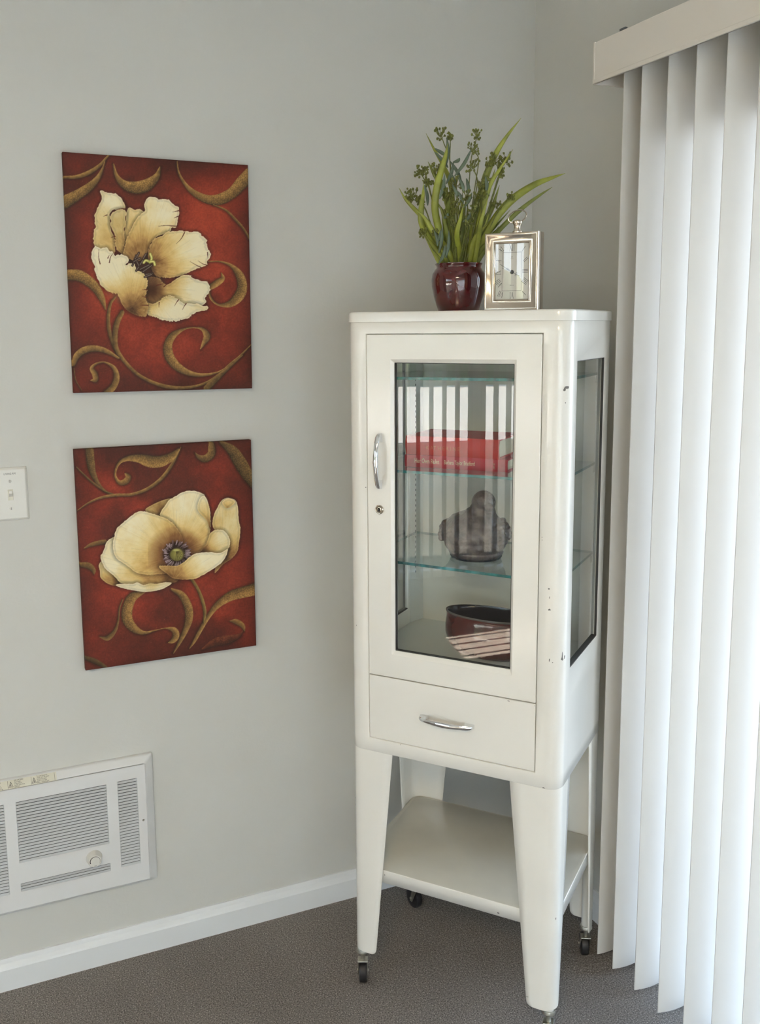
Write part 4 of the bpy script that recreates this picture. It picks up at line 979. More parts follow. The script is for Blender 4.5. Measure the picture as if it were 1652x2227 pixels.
# chips in the enamel
rnd = random.Random(11)
def chip(a, b, z, w, h, ang=0.0, nrm=None, par=None):
    if nrm is None: nrm = (0, -1)
    ta, tb = -nrm[1], nrm[0]; n = 9; vs = []
    for k in range(n):
        t = 2*math.pi*k/n; rr_ = 0.6+0.6*rnd.random(); x = w*rr_*math.cos(t); y = h*rr_*math.sin(t)
        x, y = x*math.cos(ang)-y*math.sin(ang), x*math.sin(ang)+y*math.cos(ang)
        aa, bb = a+ta*x, b+tb*x
        if nrm != (0, -1):    # keep on the rounded corner
            cx_ = A1-CR if a > AC else A0+CR; d = math.hypot(aa-cx_, bb-CR); aa = cx_+(aa-cx_)/d*(CR+0.00025); bb = CR+(bb-CR)/d*(CR+0.00025)
        vs.append((aa+nrm[0]*0.00025*(nrm == (0, -1)), bb+nrm[1]*0.00025*(nrm == (0, -1)), z+y))
    mb = MB(); mb.add(vs, [tuple(range(n))]); mb.build('enamel_chip', M['chip'], par or body)
def cn(a, b):
    cx_ = A1-CR if a > AC else A0+CR; d = math.hypot(a-cx_, b-CR); return ((a-cx_)/d, (b-CR)/d)
for a, b, z, w, h in [(0.4948, 0.0105, 1.3940, .0055, .0028), (0.4915, 0.0077, 1.3905, .0028, .0035), (0.4933, 0.0089, 1.3651, .0013, .0014), (0.4972, 0.0137, 0.8665, .0014, .0085), (0.4972, 0.0137, 0.8600, .0035, .0035), (0.5001, 0.0196, 0.8620, .0022, .0040),
                      (0.4753, 0.0002, 0.8578, .0013, .0040), (0.4815, 0.0015, 0.8537, .0013, .0010), (0.4732, 0.0001, 0.9606, .0026, .0020), (0.4732, 0.0001, 0.9850, .0009, .0030), (0.4966, 0.0129, 0.3026, .0011, .0030), (0.0453, 0.0022, 0.8677, .0010, .0016),
                      (0.0344, 0.0097, 0.4613, .0009, .0022), (0.0340, 0.0102, 0.4443, .0009, .0040), (0.0325, 0.0120, 0.3750, .0010, .0035), (0.0328, 0.0120, 0.3560, .0010, .0060), (0.0330, 0.0110, 0.3325, .0012, .0050), (0.0345, 0.0100, 0.180, .0010, .0060), (0.0345, 0.0100, 0.305, .0008, .0030)]:
    chip(a, b, z, w, h, 0.3*(rnd.random()-.5), cn(a, b))
for a, z, w, h in [(0.0719, 1.1743, .0014, .0012), (0.3977+0.006, 1.1197, .0008, .0010), (0.4560, 1.1035, .0008, .0012), (0.4562, 1.098, .0007, .0010), (0.4714, 1.0021, .0022, .0016), (0.1516, 0.6195-0.004, .0010, .0010), (0.4690, 0.5890, .0030, .0014), (0.4430, 0.0+0.1160, .0040, .0007)]:
    chip(a, 0, z, w, h)
chip(0.3926, 0.0, 0.7590, .0030, .0010, par=drw); chip(0.447, 0, 0.7585, .0006, .0008, par=drw)
for a, z, w, h in [(0.108, 0.296, .0016, .0013), (0.375, 0.283, .0028, .0015)]: chip(a, 0.0060, z, w, h, par=tray)

# ============================================================ things in the cabinet
def book(name, label, corner, ang, Lb, Db, Hb, z, cover, spine_r, text_fn):
    e_ = empty(name, corner, (0, 0, ang)); tag(e_, label, 'book', 'books on the glass shelf')
    t = 0.0028; n = 10
    # cover wrapped round the spine: C section, spine along local x at y=0
    prof = [(Db, 0.0), (Db, t)]
    mb = MB(); outer = []; inner = []
    for k in range(n+1):
        s = -1+2*k/n; outer.append((-spine_r*(1-s*s), Hb/2+Hb/2*s)); 
    poly = [(Db, 0.0)]+[(0.006, 0.0)]+outer+[(0.006, Hb), (Db, Hb), (Db, Hb-t)]
    inn = [(t-spine_r*(1-(s_*s_))*0.9+0.0, Hb/2+(Hb/2-t)*s_) for s_ in [1-2*k/n for k in range(n+1)]]
    poly += inn+[(Db, t)]
    m_n = len(poly)
    vs = [(0, y, zz_) for y, zz_ in poly]+[(Lb, y, zz_) for y, zz_ in poly]
    mb.add(vs, [(i, (i+1) % m_n, (i+1) % m_n+m_n, i+m_n) for i in range(m_n)], 0, True)
    # end caps as quads strips
    no = len(outer)
    o_idx = [2+k for k in range(no)]; i_idx = [2+no+3+k for k in range(no)][::-1]
    for base in (0, m_n):
        caps = [(o_idx[k]+base, o_idx[k+1]+base, i_idx[k+1]+base, i_idx[k]+base) for k in range(no-1)]
        caps += [(0+base, 1+base, o_idx[0]+base, i_idx[0]+base, m_n-1+base), (o_idx[-1]+base, 2+no+base, 3+no+base, 4+no+base, i_idx[-1]+base)]
        if base: caps = [tuple(reversed(q)) for q in caps]
        mb.add(vs, caps, 0, False)
    mb.build('cover', cover, e_, sharp=50)
    mb = MB(); c2 = 0.0035
    pp = [(0.0035-spine_r*0.6*(1-s_*s_), Hb/2+(Hb/2-t)*s_) for s_ in [-1+2*k/8 for k in range(9)]]
    pl = pp+[(Db-0.004, Hb-t), (Db-0.004, t)]
    nn = len(pl); vs = [(c2, y, zz_) for y, zz_ in pl]+[(Lb-c2, y, zz_) for y, zz_ in pl]
    mb.add(vs, [tuple(reversed(range(nn))), tuple(range(nn, 2*nn))]+[(i, (i+1) % nn, (i+1) % nn+nn, i+nn) for i in range(nn)]); mb.build('page_block', M['pages'], e_)
    text_fn(e_)
    return e_
def wrap_y(mb, Hb, r):   # press lettering on to the rounded spine
    mb.v = [(x, -r*(1-((z-Hb/2)/(Hb/2))**2)-0.0004, z) for x, y, z in mb.v]
pA = K(0.1280, 0.0762, 1.2120); pB = K(0.3535, 0.0880, 1.2120)
angA = KA+math.atan2(0.0112, 0.2250)
def tA(e_):
    mb = MB(); add_text(mb, 'Her Own Rules', 0.0145, 0.0225, 0.0098, 0, sx=0.61)
    wrap_y(mb, 0.0262, 0.0022); mb.build('spine_title', M['foil'], e_); mb = MB()
    add_text(mb, 'Barbara Taylor Bradford', 0.0130, 0.0895, 0.0100, 0, sx=0.525)
    wrap_y(mb, 0.0262, 0.0022); mb.build('spine_author', M['foil'], e_); mb = MB()
    add_text(mb, 'H', 0.006, 0.1970, 0.0135, 0, sx=0.8); add_text(mb, 'B', 0.006, 0.1970, 0.0075, 0, sx=0.8); mb.box(0.1965, 0.2010, 0, 0.0001, 0.0058, 0.0062)
    wrap_y(mb, 0.0262, 0.0022); mb.build('publisher_mark', M['foil'], e_)
book('book', 'crimson hardback lying flat on the glass shelf, Her Own Rules on its spine', pA, angA, 0.2270, 0.150, 0.0262, 0, M['book_crimson'], 0.0022, tA)
pT = K(0.1290, 0.0800, 1.2384)
def tB(e_):
    mb = MB(); add_text(mb, 'K AT H E R I N E', 0.0115, 0.0480, 0.0135, 0, sx=0.92); wrap_y(mb, 0.0405, 0.005); mb.build('spine_title', M['foil_dim'], e_)
book('book', 'thicker red hardback with faint gold spine letters, lying on top of the crimson book', pT, KA+R(1.0), 0.2090, 0.140, 0.0405, 0, M['book_red'], 0.005, tB)

# ceramic bird
bd = empty('ceramic_bird', K(0.262, 0.135, 1.0140), (0, 0, KA)); tag(bd, 'grey-brown glazed ceramic dove figurine on the lower glass shelf', 'figurine')
def bird_mat():
    m = mat('mottled_stoneware', (0.16, 0.125, 0.115), 0.42, spec=0.5, coat=0.2)
    N = m.node_tree.nodes; L = m.node_tree.links; p = N['Principled BSDF']; tc = N.new('ShaderNodeTexCoord')
    a = N.new('ShaderNodeTexNoise'); a.inputs['Scale'].default_value = 38; a.inputs['Detail'].default_value = 6; L.new(tc.outputs['Object'], a.inputs['Vector'])
    r = N.new('ShaderNodeValToRGB'); e = r.color_ramp.elements
    e[0].position = 0.30; e[0].color = (0.030, 0.019, 0.017, 1); e[1].position = 0.72; e[1].color = (0.20, 0.150, 0.128, 1); q = e.new(0.5); q.color = (0.085, 0.058, 0.051, 1)
    L.new(a.outputs['Fac'], r.inputs[0]); L.new(r.outputs[0], p.inputs['Base Color'])
    b = N.new('ShaderNodeTexNoise'); b.inputs['Scale'].default_value = 85; b.inputs['Detail'].default_value = 5; L.new(tc.outputs['Object'], b.inputs['Vector'])
    bp = N.new('ShaderNodeBump'); bp.inputs['Strength'].default_value = 0.9; bp.inputs['Distance'].default_value = 0.0035; L.new(b.outputs['Fac'], bp.inputs['Height']); L.new(bp.outputs[0], p.inputs['Normal'])
    return m
M['bird'] = bird_mat()
mb = MB()
# body wide and squat, breast towards the viewer's right
mb.ball((0.000, 0.010, 0.052), 1, 40, 24, 0.071, 0.072, 0.050)
mb.ball((0.004, 0.004, 0.031), 1, 40, 20, 0.0675, 0.063, 0.0305)
mb.ball((-0.026, 0.012, 0.062), 1, 30, 16, 0.034, 0.042, 0.033)
mb.ball((0.034, 0.010, 0.060), 1, 30, 16, 0.028, 0.040, 0.030)
mb.ball((0.014, 0.000, 0.066), 1, 32, 18, 0.046, 0.050, 0.050)
mb.ball((0.022, -0.004, 0.095), 1, 28, 16, 0.030, 0.031, 0.036)
mb.ball((0.026, -0.006, 0.123), 1, 28, 18, 0.0255, 0.0270, 0.0255)
mb.ball((-0.026, 0.060, 0.060), 1, 24, 14, 0.030, 0.045, 0.020)          # tail, behind
rnd = random.Random(4)
for side in (-1, 1):                                                       # folded wings with heavy feathers
    for k in range(15):
        u_ = k % 3; v_ = k//3
        ax = side*(0.060+0.006*math.sin(v_)+0.003*u_)-0.002; zz_ = 0.076-0.0085*v_+0.003*u_-0.004*(u_ == 1); yy = -0.016+0.020*u_+0.007*rnd.random()
        f_ = max(0.4, math.sqrt(max(0.05, 1-((zz_-0.052)/0.050)**2)))
        mb.ball((side*0.0690*f_, yy+0.004, zz_-0.004), 1, 14, 9, 0.0078, 0.0125, 0.0072)
# beak
Mb = Matrix.Rotation(R(-45), 4, 'Z')
mb.ball((0.0445, -0.0260, 0.1175), 1, 18, 12, 0.0185, 0.0090, 0.0088, M=Mb.to_3x3())
mb.ball((0.0425, -0.0240, 0.1062), 1, 18, 12, 0.0145, 0.0070, 0.0034, M=Mb.to_3x3())
mb.lathe([(0.0, 0.0030), (0.0500, 0.0030), (0.0530, 0.0070), (0.0560, 0.014), (0.0, 0.014)], 40, 0.006, 0.004, 1.08, 1.02)
o = mb.build('bird_body', M['bird'], bd)
rm = o.modifiers.new('remesh', 'REMESH'); rm.mode = 'VOXEL'; rm.voxel_size = 0.0016; rm.use_smooth_shade = True
sm = o.modifiers.new('smooth', 'SMOOTH'); sm.factor = 0.5; sm.iterations = 2
for (ex, ey, ez, nx, ny) in ((0.0215, -0.0318, 0.1265, -0.15, -0.95), (0.0508, -0.0060, 0.1265, 0.98, 0.0)):
    mb = MB(); Nn = Vector((nx, ny, 0.05)).normalized(); Tt = Vector((-ny, nx, 0)).normalized(); Bb = Nn.cross(Tt); c = Vector((ex, ey, ez))
    vs = []; n = 20
    for j in range(9):
        th = 2*math.pi*j/8
        for k in range(n):
            t = 2*math.pi*k/n; rr_ = 0.0030+0.0007*math.cos(th); vs.append(c+Tt*rr_*math.cos(t)+Bb*rr_*1.15*math.sin(t)+Nn*(0.0007*math.sin(th)+0.0005))
    mb.add(vs, [(j*n+k, j*n+(k+1) % n, (j+1)*n+(k+1) % n, (j+1)*n+k) for j in range(8) for k in range(n)], 0, True); mb.ball(c-Nn*0.0010, 0.0019, 12, 8); mb.build('eye', M['bird'], bd)
mb = MB(); mb.lathe([(0.0, 0.0), (0.0505, 0.0), (0.0525, 0.0045)], 40, 0.006, 0.004, 1.08, 1.02); mb.build('foot_rim', M['pot_inside'], bd)

# oval planter on the cabinet floor
op = empty('oval_planter', K(0.292, 0.170, 0.7902), (0, 0, KA+R(-3))); tag(op, 'empty oxblood glazed oval planter on the cabinet floor', 'planter')
prof = [(0.0, 0.0), (0.075, 0.0), (0.083, 0.002), (0.092, 0.010), (0.1015, 0.024), (0.1065, 0.040), (0.1070, 0.058), (0.1045, 0.077), (0.1050, 0.086), (0.1065, 0.0890), (0.1055, 0.0905), (0.1020, 0.0900), (0.0990, 0.0840), (0.0975, 0.070), (0.0990, 0.050), (0.0960, 0.028), (0.085, 0.010), (0.0, 0.008)]
def oval(prof, n=72, fy=0.50, mi_split=12):
    mb = MB(); vs = []
    for i, (r, z) in enumerate(prof):
        squash = fy+0.14*max(0, 1-z/0.08)*(1 if i < mi_split else 0.5)
        for k in range(n):
            a = 2*math.pi*k/n; vs.append((r*math.cos(a), r*squash*math.sin(a), z))
    for i in range(len(prof)-1):
        mb.add([], [])
    b0 = len(mb.v); mb.v += vs
    for i in range(len(prof)-1):
        for k in range(n):
            mb.f.append((i*n+k, i*n+(k+1) % n, (i+1)*n+(k+1) % n, (i+1)*n+k)); mb.m.append(2 if i in (8, 9, 10) else (0 if i < mi_split-1 else 1)); mb.sm.append(True)
    return mb
M['rim_glaze'] = mat('grey_rim_glaze', (0.10, 0.085, 0.075), 0.25)
oval(prof, mi_split=12).build('bowl', [M['brown_glaze'], M['pot_inside'], M['rim_glaze']], op, sharp=60)

# ============================================================ things on top of the cabinet
ZTOP = 1.5401
pl = empty('potted_plant', K(0.2195, 0.150, ZTOP), (0, 0, KA)); tag(pl, 'artificial grass plant with berry sprigs in a glossy dark red pot', 'potted plant')
prof = [(0.0, 0.0), (0.040, 0.0), (0.0425, 0.002), (0.0470, 0.014), (0.0525, 0.032), (0.0568, 0.052), (0.0575, 0.066), (0.0555, 0.079), (0.0500, 0.0880), (0.0468, 0.0910), (0.0472, 0.0945), (0.0500, 0.0985), (0.0500, 0.1000), (0.0470, 0.1005), (0.0440, 0.0980), (0.0430, 0.090), (0.0460, 0.080)]
mb = MB(); mb.lathe(prof, 64); mb.build('pot', M['red_glaze'], pl, sharp=60)
mb = MB(); mb.lathe([(0.0455, 0.080), (0.0455, 0.092), (0.030, 0.0950), (0.0, 0.0960)], 32); mb.build('moss_fill', M['soil'], pl)
S_ = 0.0002275
# the sight line tilts: local x across, z up; y chosen for depth
def P2(X, Y, dep=0.0): return Vector(((X-628)*S_*1.06+dep*0.42, dep, 0.0985+(1340-Y)*S_*(1.0)))
def cr3(P, n=6):
    out_ = []
    for i in range(len(P)-1):
        p1, p2 = P[i], P[i+1]; p0 = P[i-1] if i > 0 else 2*p1-p2; p3 = P[i+2] if i < len(P)-2 else 2*p2-p1
        for k in range(n):
            t = k/n; out_.append(0.5*((2*p1)+(-p0+p2)*t+(2*p0-5*p1+4*p2-p3)*t*t+(-p0+3*p1-3*p2+p3)*t**3))
    out_.append(P[-1]); return out_
def blade(pts2, wpx, d0, d1, mt, name='leaf', tip=0.75, twist=0.0):
    n0 = len(pts2); P = [P2(x, y, (d0+(d1-d0)*i/(n0-1))*min(1, 0.15+0.45*i) if name == 'leaf' else d0+(d1-d0)*i/(n0-1)) for i, (x, y) in enumerate(pts2)]
    if name == 'leaf': P = [P2(628+(pts2[0][0]-628)*0.75, 1400, 0)]+P
    Q = cr3(P); N = len(Q); w = wpx*S_*(0.45 if name == 'leaf' else 0.32); vs = []; view = Vector((-0.42, 0.9, 0.0)).normalized()
    for i, p in enumerate(Q):
        t = i/(N-1); tg = (Q[min(i+1, N-1)]-Q[max(i-1, 0)]).normalized(); sd_ = tg.cross(view).normalized()
        a = twist*(t-0.3); sd_ = (sd_*math.cos(a)+view*math.sin(a)).normalized(); nr = sd_.cross(tg).normalized()
        if name == 'leaf': ww = w*min(1, 0.55+1.6*t)*(1 if t < 0.5 else max(0.02, 1-((t-0.5)/0.5)**1.7))
        else: ww = w*math.sin(math.pi*min(1, max(0.03, 0.05+0.95*t)))**0.8
        vs += [p-sd_*ww+nr*ww*0.30, p-sd_*ww*0.5+nr*ww*0.08, p-nr*0.0, p+sd_*ww*0.5+nr*ww*0.08, p+sd_*ww+nr*ww*0.30]
    mb = MB(); mb.add(vs, [(i*5+k, i*5+k+1, (i+1)*5+k+1, (i+1)*5+k) for i in range(N-1) for k in range(4)], 0, True)
    o = mb.build(name, mt, pl, sharp=80); s = o.modifiers.new('s', 'SOLIDIFY'); s.thickness = 0.0006; return o
LV = [([(560,1350),(550,1000),(490,620),(400,420),(300,265),(208,112)],46,0.01,0.03,'leaf'),
 ([(610,1350),(570,950),(490,650),(410,520),(352,398)],66,0.0,-0.005,'leaf2'),
 ([(480,1350),(400,1060),(330,900),(262,810),(205,730),(163,628)],46,-0.005,-0.03,'leaf'),
 ([(480,1350),(420,1120),(405,960),(425,820),(462,720),(488,622)],62,-0.025,-0.055,'leaf'),
 ([(540,1350),(490,1020),(500,820),(540,620),(600,470),(645,370),(677,288)],72,-0.02,-0.045,'leaf'),
 ([(610,1350),(592,1200),(550,1060),(495,935),(440,858)],58,-0.03,-0.060,'leaf'),
 ([(720,1350),(760,1020),(825,700),(880,500),(950,350),(1040,215),(1146,88)],66,0.0,0.01,'leaf'),
 ([(760,1350),(820,1060),(900,800),(965,650),(1060,520),(1172,374)],50,-0.01,-0.02,'leaf'),
 ([(760,1340),(850,1110),(960,900),(1080,765),(1240,660),(1370,612),(1472,580)],78,0.0,0.03,'leaf'),
 ([(790,1340),(900,1120),(1020,950),(1130,840),(1250,745),(1336,682)],46,0.01,0.04,'leaf2'),
 ([(780,1350),(850,1160),(915,1010),(962,880),(1006,788)],46,-0.02,-0.035,'leaf'),
 ([(665,1350),(705,1200),(762,1080),(820,950),(872,832)],54,-0.03,-0.060,'leaf'),
 ([(540,1350),(560,960),(612,810),(700,690)],74,-0.01,-0.03,'leaf2'),
 ([(620,1350),(600,1000),(560,850),(505,710)],52,-0.01,-0.01,'leaf2'),
 ([(500,1350),(450,1160),(390,1010),(335,930)],38,0.01,0.02,'leaf3'),
 ([(750,1350),(850,1150),(925,1030),(1010,960)],54,0.01,0.03,'leaf2'),
 ([(700,1350),(770,1100),(900,860),(962,650)],62,0.0,0.01,'leaf2'),
 ([(640,1350),(670,1000),(720,700),(772,498)],46,0.02,0.03,'leaf2'),
 ([(560,1350),(500,1120),(440,950),(400,870)],46,0.0,0.02,'leaf2'),
 ([(590,1350),(560,1120),(480,900),(352,716)],54,0.0,0.01,'leaf2'),
 ([(690,1350),(780,1150),(870,990),(900,900)],52,0.0,0.0,'leaf'),
 ([(560,1350),(540,1180),(520,1060),(470,960)],50,-0.03,-0.045,'leaf'),
 ([(520,1350),(490,1210),(455,1100),(440,1000)],40,-0.03,-0.04,'leaf'),
 ([(740,1350),(790,1200),(870,1080),(960,1000)],60,-0.02,-0.02,'leaf'),
 ([(760,1350),(830,1210),(900,1130),(960,1010)],44,0.0,0.01,'leaf2'),
 ([(650,1350),(690,1120),(800,860),(912,690)],50,0.0,0.0,'leaf2'),
 ([(600,1350),(640,1100),(660,900),(690,760)],50,0.01,0.0,'leaf2'),
 ([(690,1350),(745,1040),(850,700),(905,500)],56,0.01,0.015,'leaf'),
 ([(470,1350),(430,1220),(380,1100),(350,1060)],36,0.0,0.0,'leaf3'),
 ([(700,1350),(760,1150),(840,1040),(1000,860)],40,0.02,0.03,'leaf2'),
 ([(620,1350),(600,1150),(575,950),(600,640)],34,0.01,0.02,'leaf2'),
 ([(580,1350),(560,1100),(545,900),(500,780)],44,-0.015,-0.02,'leaf2'),
 ([(630,1350),(600,1100),(520,800),(455,640)],40,0.005,0.0,'leaf2'),
 ([(840,640),(900,600),(965,550)],34,0.0,0.01,'leaf2')]
for pts_, w_, d0, d1, mt in LV: blade(pts_, w_, d0, d1, M[mt], twist=0.3)
for a, b, d in [((548,400),(560,238),-.01),((575,455),(498,352),-.02),((590,590),(650,458),-.02),((560,720),(605,570),-.03),((700,570),(640,450),-.02),((715,530),(832,378),-.03),((685,440),(742,420),-.03),((800,690),(775,600),-.04),((740,740),(720,660),-.04),
                ((620,1210),(652,1050),-.05),((600,1160),(590,1060),-.05),((625,1320),(682,1200),-.05),((668,1250),(700,1080),-.045),((830,970),(890,920),-.045),((400,770),(390,640),-.02),((940,700),(945,605),-.02),((455,305),(540,360),-.01),((780,830),(850,740),-.03),((760,800),(740,720),-.03),((650,930),(690,900),-.045),((600,1140),(640,1060),-.05),((660,660),(640,550),-.02),((800,620),(820,720),-.03)]:
    b = (b[0]+(b[0]-a[0])*0.2, b[1]+(b[1]-a[1])*0.2); a = (a[0]-(b[0]-a[0])*0.2, a[1]-(b[1]-a[1])*0.2); mid = ((a[0]+b[0])/2+12, (a[1]+b[1])/2+6); blade([a, mid, b], 46, d, d-0.005, M['leaf3'], 'sprig_leaf')
rnd = random.Random(21)
CL = [(455,165,52,0,(540,400)),(545,190,34,0,(540,400)),(790,200,44,0,(735,420)),(822,330,50,-.02,(850,440)),(290,480,55,-.01,(370,640)),(335,470,30,-.01,(370,640)),(485,470,55,-.02,(530,620)),(970,430,52,-.01,(870,560)),(1045,440,58,0,(990,560)),(1000,510,40,0,(985,600)),
      (150,690,44,0,(300,800)),(240,690,62,-.01,(330,820)),(290,750,45,-.01,(340,840)),(370,580,42,-.01,(390,700)),(820,480,58,-.02,(840,620)),(700,620,55,-.03,(690,800)),(900,720,62,-.02,(880,900)),(1060,750,34,.01,(950,900)),(700,780,60,-.03,(680,950)),(760,860,62,-.04,(700,1000)),(680,920,55,-.04,(660,1100)),(860,960,58,-.04,(780,1100)),
      (470,1060,40,-.05,(500,1200)),(640,720,50,-.03,(640,900)),(890,640,40,-.02,(880,760)),(960,830,40,0,(900,960)),(740,1000,50,-.04,(700,1150)),(800,740,46,-.03,(780,900)),(930,450,40,-.01,(880,560)),(1040,580,20,-.01,(1000,600)),(580,1060,26,-.05,(590,1150)),(870,860,46,-.03,(800,1000))]
for (cx_, cy_, r_, d, root) in CL:
    mb = MB(); c = P2(cx_, cy_, d); b0 = P2(root[0], root[1], d*0.7)
    base_ = P2(628+(root[0]-628)*0.35, 1345, d*0.4)
    mb.tube(cr3([base_, b0+(base_-b0)*0.3, b0, c+(b0-c)*0.35, c], 5), [0.0011]*16+[0.0009]*5, 6)
    nb = int(7+r_/4)
    for k in range(nb):
        p = c+Vector((rnd.uniform(-1, 1), rnd.uniform(-.8, .8), rnd.uniform(-1, 1)))*r_*S_
        q_ = c+(p-c)*0.25+Vector((0, 0, -r_*S_*0.5))
        mb.tube([q_, p], 0.0006, 5)
        mb.ball(p, 0.0018+0.0008*rnd.random(), 7, 5, 1, 1, 1.3)
        if rnd.random() < 0.6: mb.ball(p+Vector((rnd.uniform(-1, 1), rnd.uniform(-1, 1), rnd.uniform(-.5, 1)))*0.0026, 0.0015, 6, 4)
    mb.build('berry_sprig', M['berry'], pl)

# clock
ck = empty('table_clock', K(0.3185, 0.036, ZTOP), (0, 0, KA)); tag(ck, 'nickel framed rectangular table clock with Roman numerals and a ring on top', 'clock')
CW, CH, CT = 0.1085, 0.1475, 0.034
mb = MB()
def rl(ins_l, ins_b, y): return [(ins_l, y, ins_b), (CW-ins_l, y, ins_b), (CW-ins_l, y, CH-ins_b), (ins_l, y, CH-ins_b)]
loops = [rl(0.0, 0.0, CT), rl(0.0, 0.0, 0.0035), rl(0.0008, 0.0008, 0.0008), rl(0.0028, 0.0028, 0.0)]
for k in range(1, 8):
    t = k/8; loops.append(rl(0.0028+0.0145*t, 0.0028+0.0145*t, 0.0065*math.sin(t*math.pi*0.5)**1.2))
loops += [rl(0.0176, 0.0176, 0.0058), rl(0.0190, 0.0190, 0.0046), rl(0.0205, 0.0205, 0.0056), rl(0.0212, 0.0212, 0.0100)]
vs = [p for l in loops for p in l]; fs = []
for l in range(len(loops)-1):
    for i in range(4): j = (i+1) % 4; fs.append((l*4+i, l*4+j, (l+1)*4+j, (l+1)*4+i))
mb.add(vs, fs, 0, True)
mb.build('frame', M['nickel'], ck, sharp=50)
mb = MB(); mb.box(0.001, CW-0.001, 0.012, CT+0.001, 0.001, CH-0.001); mb.build('case_back', M['gasket'], ck)
mb = MB(); i_ = 0.0205; mb.box(i_, CW-i_, 0.0085, 0.0095, i_, CH-i_); dial = mb.build('dial', M['paper'], ck)
mb = MB(); mb.box(i_, CW-i_, 0.0062, 0.0068, i_, CH-i_); mb.build('crystal', M['glass'], ck)
# numerals built from strokes
mb = MB(); DY = 0.0083; dcx, dcz = CW/2-0.0008, CH/2
def st(x0, z0, x1, z1, w):
    d = Vector((x1-x0, z1-z0)); L = d.length; d /= L; nx, nz = -d.y*w/2, d.x*w/2
    mb.add([(x0+nx, DY, z0+nz), (x0-nx, DY, z0-nz), (x1-nx, DY, z1-nz), (x1+nx, DY, z1+nz)], [(0, 1, 2, 3)])
def numeral(s, cx_, cz_, h, rot, sc=1.0):
    wd = {'I': 0.0028, 'V': 0.0055, 'X': 0.0055}; tot = sum(wd[c] for c in s)*sc; x = -tot/2; segs = []
    for c in s:
        w = wd[c]*sc; a, b = x+0.0004, x+w-0.0004
        if c == 'I': m0 = (a+b)/2; segs.append((m0, -h/2, m0, h/2, 0.0008))
        elif c == 'V': m0 = (a+b)/2; segs += [(a, h/2, m0, -h/2, 0.0009), (b, h/2, m0, -h/2, 0.0004)]
        else: segs += [(a, h/2, b, -h/2, 0.0009), (b, h/2, a, -h/2, 0.0004)]
        if c == 'I': segs += [(a, h/2, b, h/2, 0.0003), (a, -h/2, b, -h/2, 0.0003)]
        x += w
    c_, s_2 = math.cos(rot), math.sin(rot)
    for x0, z0, x1, z1, w in segs: st(cx_+x0*c_-z0*s_2, cz_+x0*s_2+z0*c_, cx_+x1*c_-z1*s_2, cz_+x1*s_2+z1*c_, w)
hw, hv = 0.0275, 0.0455
for s, x, z, rot in [('XII', 0, hv, 0), ('I', 0.0235, hv-0.003, R(-35)), ('II', 0.0275, 0.022, R(-50)), ('III', 0.0270, 0.0005, R(-90)), ('IIII', 0.0270, -0.019, R(-125)), ('V', 0.0245, -0.0425, R(-150)),
                     ('VI', 0, -hv, R(180)), ('VII', -0.0225, -0.0430, R(158)), ('VIII', -0.0265, -0.0210, R(122)), ('IX', -0.0270, -0.0015, R(90)), ('X', -0.0270, 0.0215, R(60)), ('XI', -0.0220, hv-0.003, R(35))]:
    numeral(s, dcx+x, dcz+z, 0.0125 if abs(x) < 0.001 else 0.0105, rot)
for (x0, x1, z0, z1) in ((-0.0195, 0.0195, 0.0365, 0.0365), (-0.0195, 0.0195, -0.0365, -0.0365)):
    for q in range(30): xx = x0+(x1-x0)*q/30; st(dcx+xx, dcz+z0, dcx+xx+0.0009, dcz+z0, 0.0008)
for xx in (-0.0195, 0.0195):
    for q in range(48): z_ = -0.0365+0.073*q/48; st(dcx+xx, dcz+z_, dcx+xx, dcz+z_+0.0009, 0.0008)
add_text(mb, 'Quartz', 0.0030, dcx+0.0005, dcz-0.0270, DY, align='C')
st(dcx-0.0010, dcz+0.026, dcx+0.0010, dcz+0.0295, 0.0004); st(dcx+0.0010, dcz+0.0265, dcx-0.0006, dcz+0.0295, 0.0004)
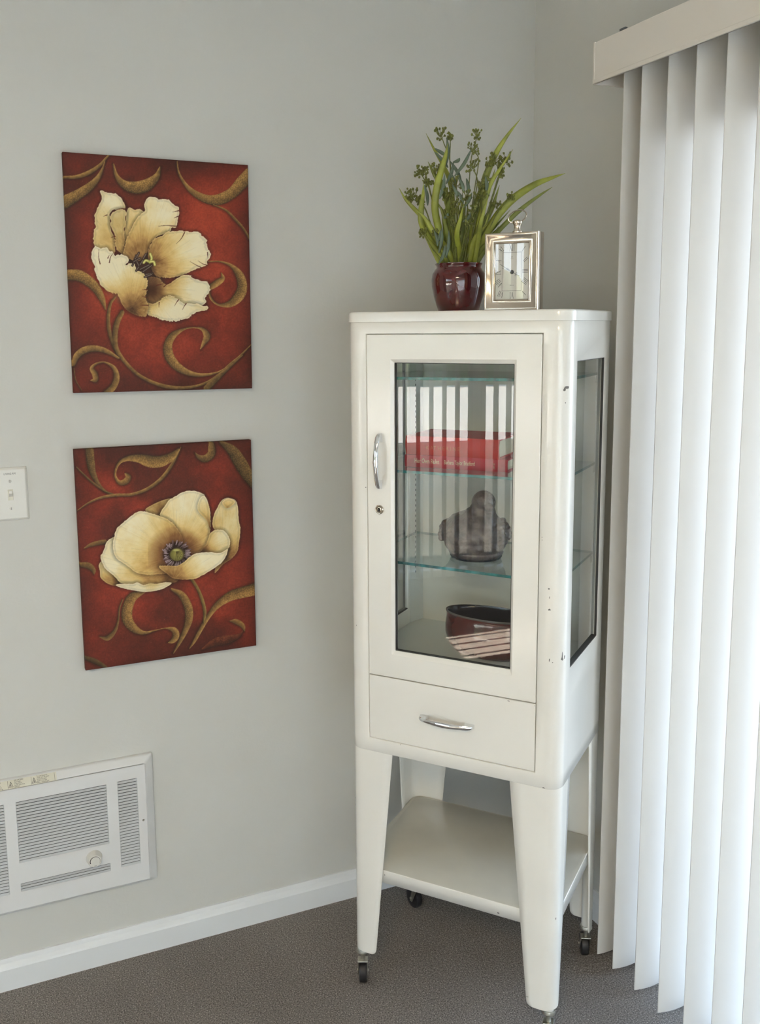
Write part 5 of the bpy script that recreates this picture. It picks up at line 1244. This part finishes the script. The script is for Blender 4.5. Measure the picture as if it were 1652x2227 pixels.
for q in range(5): st(dcx-0.0028+q*0.0012, dcz+0.0245, dcx-0.0022+q*0.0012, dcz+0.0245, 0.0007)
mb.build('dial_markings', M['black'], dial)
mb = MB(); DY = 0.0077; hc = (dcx+0.0005, dcz-0.0010)
def pol(a, r): return (hc[0]+r*math.sin(R(a)), hc[1]+r*math.cos(R(a)))
def ringz(cx_, cz_, r, w):
    n = 16
    for k in range(n): a0, a1 = 2*math.pi*k/n, 2*math.pi*(k+1)/n; st(cx_+r*math.cos(a0), cz_+r*math.sin(a0), cx_+r*math.cos(a1), cz_+r*math.sin(a1), w)
st(*hc, *pol(117, 0.0175), 0.0007); ringz(*pol(104, 0.0098), 0.0014, 0.0006); ringz(*pol(130, 0.0098), 0.0014, 0.0006); mb.build('hour_hand', M['black'], ck)
mb = MB(); DY = 0.0074; st(*hc, *pol(-57, 0.0300), 0.0006); ringz(*pol(-57, 0.0120), 0.0012, 0.0006); ringz(*pol(-57, 0.0085), 0.0016, 0.0006); mb.build('minute_hand', M['black'], ck)
mb = MB(); DY = 0.0072; st(*hc, *pol(-68, 0.0220), 0.0004); mb.build('second_hand', M['black'], ck)
mb = MB(); disc_y(mb, hc[0], hc[1], [(0.0040, 0.0078), (0.0038, 0.0070)], 24); mb.build('hand_hub', M['gasket'], ck)
fx = 0.0620
mb = MB(); mb.lathe([(0.0090, CH-0.0005), (0.0092, CH+0.0020), (0.0072, CH+0.0030), (0.0060, CH+0.0080), (0.0060, CH+0.0120), (0.0085, CH+0.0170), (0.0092, CH+0.0195), (0.0085, CH+0.0220), (0.0045, CH+0.0235), (0.0, CH+0.0238)], 32, fx, 0.013); mb.build('finial', M['nickel'], ck)
mb = MB(); pts_ = []
for k in range(29):
    t = 2*math.pi*k/28; x = 0.0185*math.cos(t); z = 0.0140*math.sin(t); pts_.append((fx+x*0.985-0.0005, 0.013-z*0.25, CH+0.0205+0.0095+z*0.80+x*0.18))
mb.tube(pts_, 0.0012, 8, cap=False); mb.build('hanging_ring', M['nickel'], ck)
